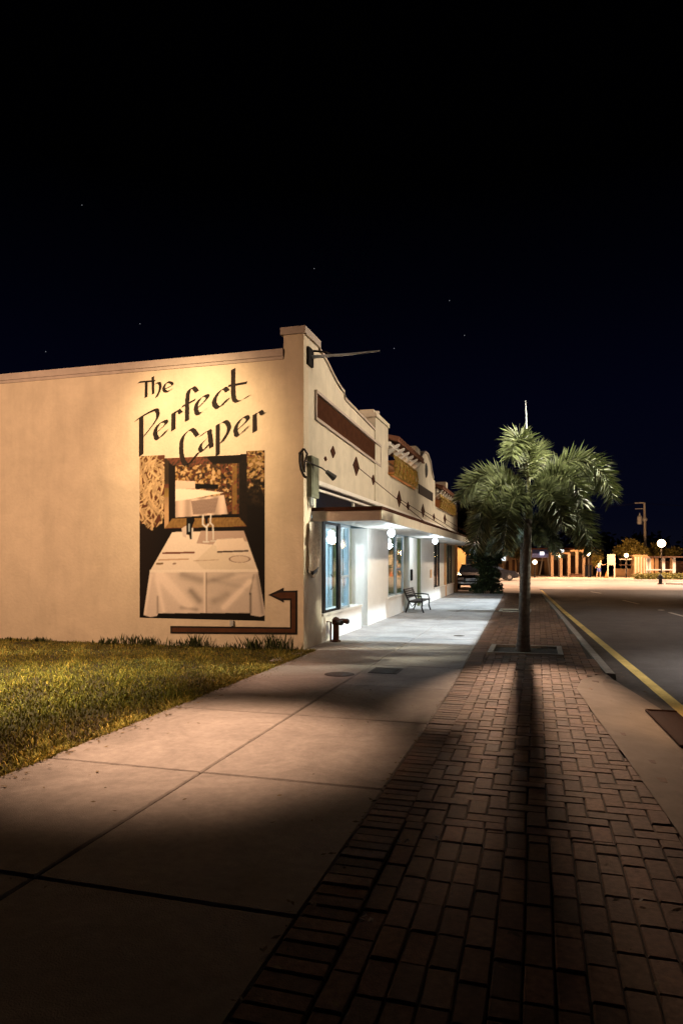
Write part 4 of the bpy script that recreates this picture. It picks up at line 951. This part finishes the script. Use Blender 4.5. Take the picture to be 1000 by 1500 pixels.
# person: leaning, pale shirt, blue shorts
def skin_body(name,verts,edges,rads,m,parent,root=0):
    me=bpy.data.meshes.new(name); me.from_pydata(verts,edges,[]); me.materials.append(m)
    o=bpy.data.objects.new(name,me); COL.objects.link(o); o.parent=parent
    md=o.modifiers.new('s','SKIN'); 
    for i,r in enumerate(rads): me.skin_vertices[0].data[i].radius=(r,r) if not isinstance(r,tuple) else r
    me.skin_vertices[0].data[root].use_root=True
    md=o.modifiers.new('u','SUBSURF'); md.levels=1; md.render_levels=2
    ORG[o.name]=(0,0,0); return o
def person(px,Y,label):
    X,_=onY(px,0,Y); e=empty('person',(X,Y,.03),label,'person')
    V=[(0,0,.95),(0.02,0,1.15),(.08,0,1.38),(.12,0,1.52),(.17,0,1.66),(.17,0,1.76),
       (.12,-.17,1.42),(.36,-.2,1.28),(.58,-.16,1.33),(.64,-.15,1.34),
       (.06,.19,1.42),(-.18,.22,1.2),(-.30,.18,1.02),(-.33,.17,.94),
       (.02,-.11,.88),(.13,-.13,.48),(.10,-.13,.09),(.22,-.14,.04),
       (-.02,.11,.88),(-.16,.13,.48),(-.20,.13,.09),(-.08,.13,.04)]
    E_=[(0,1),(1,2),(2,3),(3,4),(4,5),(2,6),(6,7),(7,8),(8,9),(2,10),(10,11),(11,12),(12,13),(0,14),(14,15),(15,16),(16,17),(0,18),(18,19),(19,20),(20,21)]
    rd_=[.14,.13,.15,.055,.10,.09,.06,.045,.03,.035,.06,.045,.03,.035,.09,.055,.04,.035,.09,.055,.04,.035]
    skin_body('body',V,E_,rd_,M['skin'],e)
    skin_body('shirt',[(0,0,.98),(.02,0,1.15),(.08,0,1.40),(.11,-.17,1.42),(.24,-.19,1.34),(.05,.19,1.42),(-.08,.21,1.3)],[(0,1),(1,2),(2,3),(3,4),(2,5),(5,6)],[.175,.165,.17,.08,.075,.08,.075],M['shirt'],e)
    skin_body('shorts',[(0,0,.96),(.02,-.11,.86),(.10,-.13,.58),(-.02,.11,.86),(-.13,.13,.58)],[(0,1),(1,2),(0,3),(3,4)],[.16,.13,.11,.13,.11],M['shorts'],e)
    m=MB(); m.ball((.165,0,1.74),.115,12,sz=.85); o=m.build('hair',M['hair'],e)
    return e
person(877,73.5,'person in a pale blue shirt and blue shorts leaning beside the grey sign panel')
# grey sign panel on posts
e=empty('notice_board',(ax(895,75),75,.03),'large blank pale grey board on two posts right of the person','notice board')
m=MB(); m.box(ax(889.5,75),ax(900,75),74.95,75.05,az(828,895,75),az(812,895,75)); m.build('board',M['panelgrey'],e)
for px in (890,899.8):
    m=MB(); m.tube([(ax(px,75.1),75.1,.03),(ax(px,75.1),75.1,az(812,895,75))],.07,6); m.build('post',M['white'],e)
# shelter with table under the warm lamp
e=empty('picnic_shelter',(ax(917,76),76,.03),'small flat topped shelter on one post beneath a warm lamp','shelter')
m=MB(); m.box(ax(907,76),ax(924,76),75.5,76.5,az(820,917,76),az(818.5,917,76)); m.build('roof',M['white'],e)
m=MB(); m.tube([(ax(917,76),76,.03),(ax(917,76),76,az(820,917,76))],.07,6); m.build('post',M['white'],e)
m=MB(); m.box(ax(906,76),ax(925,76),75.6,76.4,az(828,917,76),az(827,917,76)); m.build('tabletop',M['farwood'],e)
m=MB(); m.box(ax(900,80),ax(929,80),80,80.4,.03,az(833,915,80)); m.build('low_wall',M['farwall'],loc=(ax(915,80),80,.03),label='low peach wall behind the small table shelter',cat='wall')
# pavilion
e=empty('pavilion',(ax(936,76),76,.03),'pale peach square pavilion with vertical ribs beside the utility pole','pavilion')
m=MB(); x0,x1=ax(928.5,76),ax(945.5,76); zt=az(815,936,76); m.box(x0,x1,76,78.2,.03,zt)
m.build('wall',M['farwall'],e)
for k in range(4): 
    m=MB(); xk=x0+(x1-x0)*(k+.5)/4; m.box(xk-.07,xk+.07,75.93,75.999,.03,zt-.05); m.build('rib',M['white'],e)
m=MB(); m.box(x0-.15,x1+.15,75.8,78.4,zt,zt+.15); m.build('roof',M['farwall'],e)
# pergola
e=empty('pergola',(ax(975,72),72,.03),'long open pergola with flat roof on white posts under the bright lamp','pergola')
m=MB(); m.box(ax(946,72),ax(1030,72),70,74,az(817,970,72),az(815,970,72)); m.build('roof',M['farwood'],e)
for px in (948,951,971.5,987):
    m=MB(); X=ax(px,71); m.box(X-.12,X+.12,70.9,71.1,.03,az(817,970,72)-.02); m.build('post',M['white'],e)
m=MB(); m.box(ax(946,70.6),ax(984,70.6),70.4,70.9,az(835.5,960,70.6),az(834,960,70.6)); m.build('counter',M['white'],e)
for (pa,pb) in ((954,957),(959,964),(981,988)):
    m=MB(); m.box(ax(pa,73.8),ax(pb,73.8),73.7,73.9,.03,az(818,960,73.8)); m.build('wall_panel',M['farwall'],e)
m=MB(); m.box(ax(951,74.2),ax(1030,74.2),74.1,74.3,.03,az(822,960,74)); m.build('back_wall',M['farwood'],e)
# utility pole
X,Y=onY(943.5,0,84)[0],84; e=empty('utility_pole',(X,Y,.03),'tall pale utility pole with a transformer can beside the pavilion','utility pole')
zt=onY(943,736,84)[1]; m=MB(); m.tube([(X+.15,Y,.03),(X,Y,zt)],[.19,.12],10); m.build('pole',M['pole'],e)
m=MB(); m.box(X-1.0,X+.1,Y-.06,Y+.06,zt-.1,zt+.02); m.box(X-1.0,X-.1,Y-.05,Y+.05,zt-.75,zt-.66); m.build('crossarm',M['pole'],e)
m=MB(); z=onY(937,768,84)[1]; m.lathe([(0,0),(.26,0),(.28,.1),(.28,.8),(.22,.95),(.1,1.0),(.06,1.3),(0,1.3)],(X-.5,Y,z),14); m.build('transformer',M['galv'],e)
m=MB(); m.ball((X+.05,Y,onY(943,761,84)[1]),.28,10); m.build('insulator_box',M['galv'],e)
wm_=MB(); P0=Vector((X-.8,Y,zt-.05)); P1=Vector((-40,95,9))
wm_.tube([P0.lerp(P1,t/16)-Vector((0,0,1.8*4*(t/16)*(1-t/16))) for t in range(17)],.018,4); wm_.build('wire',M['iron'],e)
wm_=MB(); P1=Vector(onY(968,800,66)[:1]+(66,onY(968,800,66)[1])); P1=Vector((70,110,10)); wm_.tube([P0.lerp(P1,t/16)-Vector((0,0,1.2*4*(t/16)*(1-t/16))) for t in range(17)],.018,4); wm_.build('wire',M['iron'],e)
# small lit trees
tg='small lit trees around the far plaza'
def small_tree(px,py,Y,r,label,seed,rz=None,n=900):
    X,Z=onY(px,py,Y); rz=rz or r; rn=random.Random(seed)
    bs=[(X+rn.uniform(-.5,.5)*r,Y+rn.uniform(-.4,.4)*r,Z+rn.uniform(-.45,.45)*rz,r*.6,r*.6,rz*.6) for _ in range(5)]
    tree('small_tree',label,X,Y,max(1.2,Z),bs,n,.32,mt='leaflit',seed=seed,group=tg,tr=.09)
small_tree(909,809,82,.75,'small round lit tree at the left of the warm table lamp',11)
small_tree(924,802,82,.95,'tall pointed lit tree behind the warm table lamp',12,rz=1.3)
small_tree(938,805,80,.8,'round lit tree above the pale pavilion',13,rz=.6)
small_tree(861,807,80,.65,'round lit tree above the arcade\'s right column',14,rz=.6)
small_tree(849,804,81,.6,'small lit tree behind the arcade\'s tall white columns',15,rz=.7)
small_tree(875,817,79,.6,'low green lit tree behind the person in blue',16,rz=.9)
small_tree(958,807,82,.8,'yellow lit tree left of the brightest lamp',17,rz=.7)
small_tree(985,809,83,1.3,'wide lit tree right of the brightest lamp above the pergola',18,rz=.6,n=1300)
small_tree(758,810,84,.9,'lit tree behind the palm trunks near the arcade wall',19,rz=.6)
m=MB(); rn=random.Random(5); m.leafcloud([(ax(940+12*k,68)+0,68,.28,.9,.4,.32) for k in range(6)],3000,.18,rn); m.build('hedge',M['leaflit'],loc=(ax(970,68),68,.03),label='low clipped hedge in front of the pergola',cat='hedge')
# far dark tree line, hides the horizon
e=empty('dark_treeline_placeholder',(0,0,0),'','') ; bpy.data.objects.remove(e)
m=MB(); rn=random.Random(6); m.leafcloud([(-30+k*7+rn.uniform(-2,2),128+rn.uniform(-4,6),2.2+rn.uniform(0,1.6),5,3,3.0+rn.uniform(0,1.5)) for k in range(18)],16000,.9,rn,(.2,.7)); m.build('distant_trees',M['leaf'],kind='stuff',label='dark mass of distant trees behind the plaza buildings',cat='trees')
# hydrant/bollard on the far edge
X,Y=gp(967,856); e=empty('fire_hydrant',(X,Y,-.0),'small dark hydrant on the pale island below the bright lamp','hydrant')
m=MB(); m.lathe([(.22,0),(.22,.06),(.13,.08),(.13,.5),(.17,.53),(.15,.65),(.06,.74),(.0,.76)],(X,Y,.0),12); m.build('barrel',M['iron'],e)
for s_ in (-1,1):
    m=MB(); m.tube([(X,Y,.42),(X+s_*.24,Y,.42)],.06,8); m.build('nozzle',M['iron'],e)
# traffic cone right of person
X,Y=gp(888,846.5,.03); e=empty('traffic_cone',(X,Y,.03),'small orange traffic cone on the far pavement near the person','cone')
m=MB(); m.lathe([(.16,.03),(.03,.6),(0,.6)],(X,Y,.03),12); m.build('cone_body',mat('cone_orange',(.7,.18,.04),.6),e); m=MB(); m.box(X-.19,X+.19,Y-.19,Y+.19,.03,.06); m.build('cone_base',mat('cone_base',(.5,.12,.03),.6),e)
# planter/dark car by the corner left of palm trunk
X,Y=gp(737,847,-.1); e=car(0,0,.25,'dark low car parked across the street left of the palm trunk'); e.location=(onY(735,0,66)[0]-.8,64,-.1)
# stars
sm=MB()
for px,py in ((205,474),(67,515),(577,510),(680,491),(658,440),(460,393),(120,300)):
    d=600; X=(px-500)/1000*d; Z=H+(HY-py)/1000*d; w_=(X*C_-d*S_,X*S_+d*C_,Z); sm.ball(w_,.32,6)
sm.build('stars',M['star'],kind='structure')
# ================================================================= LIGHT
WARM=(1,.60,.30); WARM2=(1,.72,.45); COOL=(.80,.93,1.0); NEU=(1,.84,.66)
def light(kind,loc,power,col,size=.3,aim=None,cone=60,blend=1.):
    l=bpy.data.lights.new('lamp_'+kind.lower(),kind); l.energy=power; l.color=col; l.shadow_soft_size=size
    o=bpy.data.objects.new('lamp_light',l); COL.objects.link(o); o.location=loc
    if kind=='SPOT':
        l.spot_size=math.radians(cone); l.spot_blend=blend
        o.rotation_euler=(Vector(aim)-Vector(loc)).to_track_quat('-Z','Y').to_euler()
    return o
# side wall flood, sign light, sidewalk pools, added fills
light('SPOT',(-10.5,2.0,6.5),5300,(1,.59,.35),.5,(-9.4,12.36,3.0),78,1)
light('SPOT',(-6.4,9.0,6.4),1300,(1,.70,.37),.3,(-6.6,12.36,4.1),66,1)
light('SPOT',(-3.5,6.9,7.5),5600,(1,.61,.39),.3,(-3.2,5.85,0),32,1)
light('SPOT',(-4.2,10.0,7),1500,(1,.60,.42),.2,(-4.1,9.6,0),29,1)
light('SPOT',(-1.5,10.2,7),130,(.75,.86,1),.2,(-1.6,10.2,0),34,1)  # added fill without a lamp, faint cool light on the slabs
light('SPOT',(-1.6,8.0,5.5),420,(1,.62,.38),.2,(-4.3,13.1,.6),26,1)  # added unseen fill, warms the corner pier and cloth like pool spill
light('SPOT',(-7.0,6.6,6.5),5600,(1,.82,.44),.4,(-7.2,7.1,0),52,1)
# street lamp beyond the palm: throws the trunk shadow toward the camera
light('SPOT',(-.23,17.0,3.42),5100,(1,.64,.42),.08,(-.02,8.9,0),23,.9)
# lamps over the road side for building front and palm, plus added palm fill
light('SPOT',(9.5,14,9),9800,(1,.81,.60),.5,(-4.3,17,4.6),60,1)
light('SPOT',(8.0,32,9),7000,(1,.81,.60),.5,(-4.3,31,4.6),56,1)
light('SPOT',(6.5,15.5,7.0),9000,(1,.95,.72),.25,(.1,13.5,3.25),25,.7)
light('SPOT',(-1.0,4.5,7.0),6800,(1,.95,.72),.25,(-.35,13.2,3.75),17,.8)  # added unseen fill, brightens the palm crown from the camera side
light('SPOT',(7,24,9),2300,(1,.80,.66),.5,(6.5,22,0),95,1)
light('SPOT',(2.9,7.6,7),1100,WARM,.3,(1.75,8.0,0),22,1)
light('SPOT',(6.6,11.5,9),10500,(1,.84,.72),.4,(5.4,12.0,0),54,1)
# cool lamps under the canopy, then added unseen masked spots over the kerb
for k,(x,y,z) in enumerate(LP):
    light('POINT',(x,y,z-.15),(50,55)[k],COOL,.12)
def masked_spot(x,y,z,power,col,X0,X1,Y0,Y1,soft=.012):
    # added spot without a fixture; node mask draws a straight-edged light pool
    o=light('SPOT',(x,y,z),power,col,.05,(x,y,0),150,.05); o.rotation_euler=(0,0,0)
    l=o.data; l.use_nodes=True; nt=l.node_tree; em=nt.nodes['Emission']; L=nt.links.new
    tc=nn(nt,'ShaderNodeTexCoord'); sp=nn(nt,'ShaderNodeSeparateXYZ'); L(tc.outputs['Normal'],sp.inputs[0]); prod=None
    for ax_,c,a,b in (('X',x,X0,X1),('Y',y,Y0,Y1)):
        dv=nn(nt,'ShaderNodeMath',operation='DIVIDE'); L(sp.outputs[ax_],dv.inputs[0]); L(sp.outputs['Z'],dv.inputs[1])
        ng=nn(nt,'ShaderNodeMath',operation='MULTIPLY'); ng.inputs[1].default_value=-1; L(dv.outputs[0],ng.inputs[0])
        for v,sg in (((a-c)/z,1),((b-c)/z,-1)):
            mr=nn(nt,'ShaderNodeMapRange'); L(ng.outputs[0],mr.inputs['Value'])
            mr.inputs['From Min'].default_value=v-soft*sg; mr.inputs['From Max'].default_value=v+soft*sg
            if prod is None: prod=mr.outputs[0]
            else:
                mu=nn(nt,'ShaderNodeMath',operation='MULTIPLY'); L(prod,mu.inputs[0]); L(mr.outputs[0],mu.inputs[1]); prod=mu.outputs[0]
    L(prod,em.inputs['Strength'])
masked_spot(1.6,17.2,8.0,7000,(.70,.87,1),-4.6,-1.27,14.1,19.8)
masked_spot(1.4,29.0,8.0,6500,(.70,.87,1),-4.6,-1.5,24.2,31.5)
masked_spot(1.5,23.5,8.0,2400,(.70,.87,1),-4.6,-1.4,19.8,36.5,.03)
light('POINT',(-6.3,15.2,2.35),260,COOL,.15); light('POINT',(-6.6,22,2.3),130,COOL,.15); light('POINT',(-6.6,33,2.3),90,COOL,.15)
light('POINT',(FX-.8,34,4.4),16,(1,.75,.45),.1); light('POINT',(FX-1.0,22.5,4.6),24,(1,.75,.45),.1)
# far plaza
for (x,y,z) in FL[:4]: light('POINT',(x,y-1.2,z+.2),1000,(1,.50,.22),.3)
for (x,y,z,p,c) in ((2,60,8,6000,(1,.66,.44)),(14,60,8,6500,(1,.76,.58)),(-3,49,7,2400,(1,.58,.36)),(26,58,9,7000,(1,.76,.58)),(10,50,8,2500,(1,.72,.52)),(-4,64,7,2500,(1,.66,.40))):
    light('SPOT',(x,y,z),p*1.7,c,.4,(x,y+.3,0),136,.5)
light('POINT',(-5.2,49,3.2),200,(1,.72,.38),.2)
# ---- world
W=bpy.data.worlds.new('World'); sc.world=W; W.use_nodes=True; nt=W.node_tree
bg=nt.nodes['Background']; tc=nn(nt,'ShaderNodeTexCoord'); sp=nn(nt,'ShaderNodeSeparateXYZ'); rp=nn(nt,'ShaderNodeValToRGB')
nt.links.new(tc.outputs['Generated'],sp.inputs[0]); nt.links.new(sp.outputs['Z'],rp.inputs['Fac']); nt.links.new(rp.outputs['Color'],bg.inputs['Color'])
cr=rp.color_ramp; cr.elements[0].position=0; cr.elements[0].color=(.0030,.0032,.0075,1); cr.elements[1].position=.48; cr.elements[1].color=(.0001,.0001,.0002,1)
for p,c in ((.06,(.0014,.0018,.0065)),(.22,(.0007,.0009,.0048)),(.36,(.0003,.0004,.0020))):
    q=cr.elements.new(p); q.color=(*c,1)
bg.inputs['Strength'].default_value=1
# ---- camera
cam=bpy.data.cameras.new('camera'); co=bpy.data.objects.new('camera',cam); COL.objects.link(co); sc.camera=co
co.location=(0,0,H); co.rotation_euler=(PI/2,0,ANG); cam.sensor_fit='HORIZONTAL'; cam.sensor_width=36; cam.lens=36; cam.shift_y=.072; cam.clip_end=3000; cam.clip_start=.05
sc.view_settings.view_transform='Standard'; sc.view_settings.look='None'; sc.view_settings.exposure=0; sc.view_settings.gamma=1
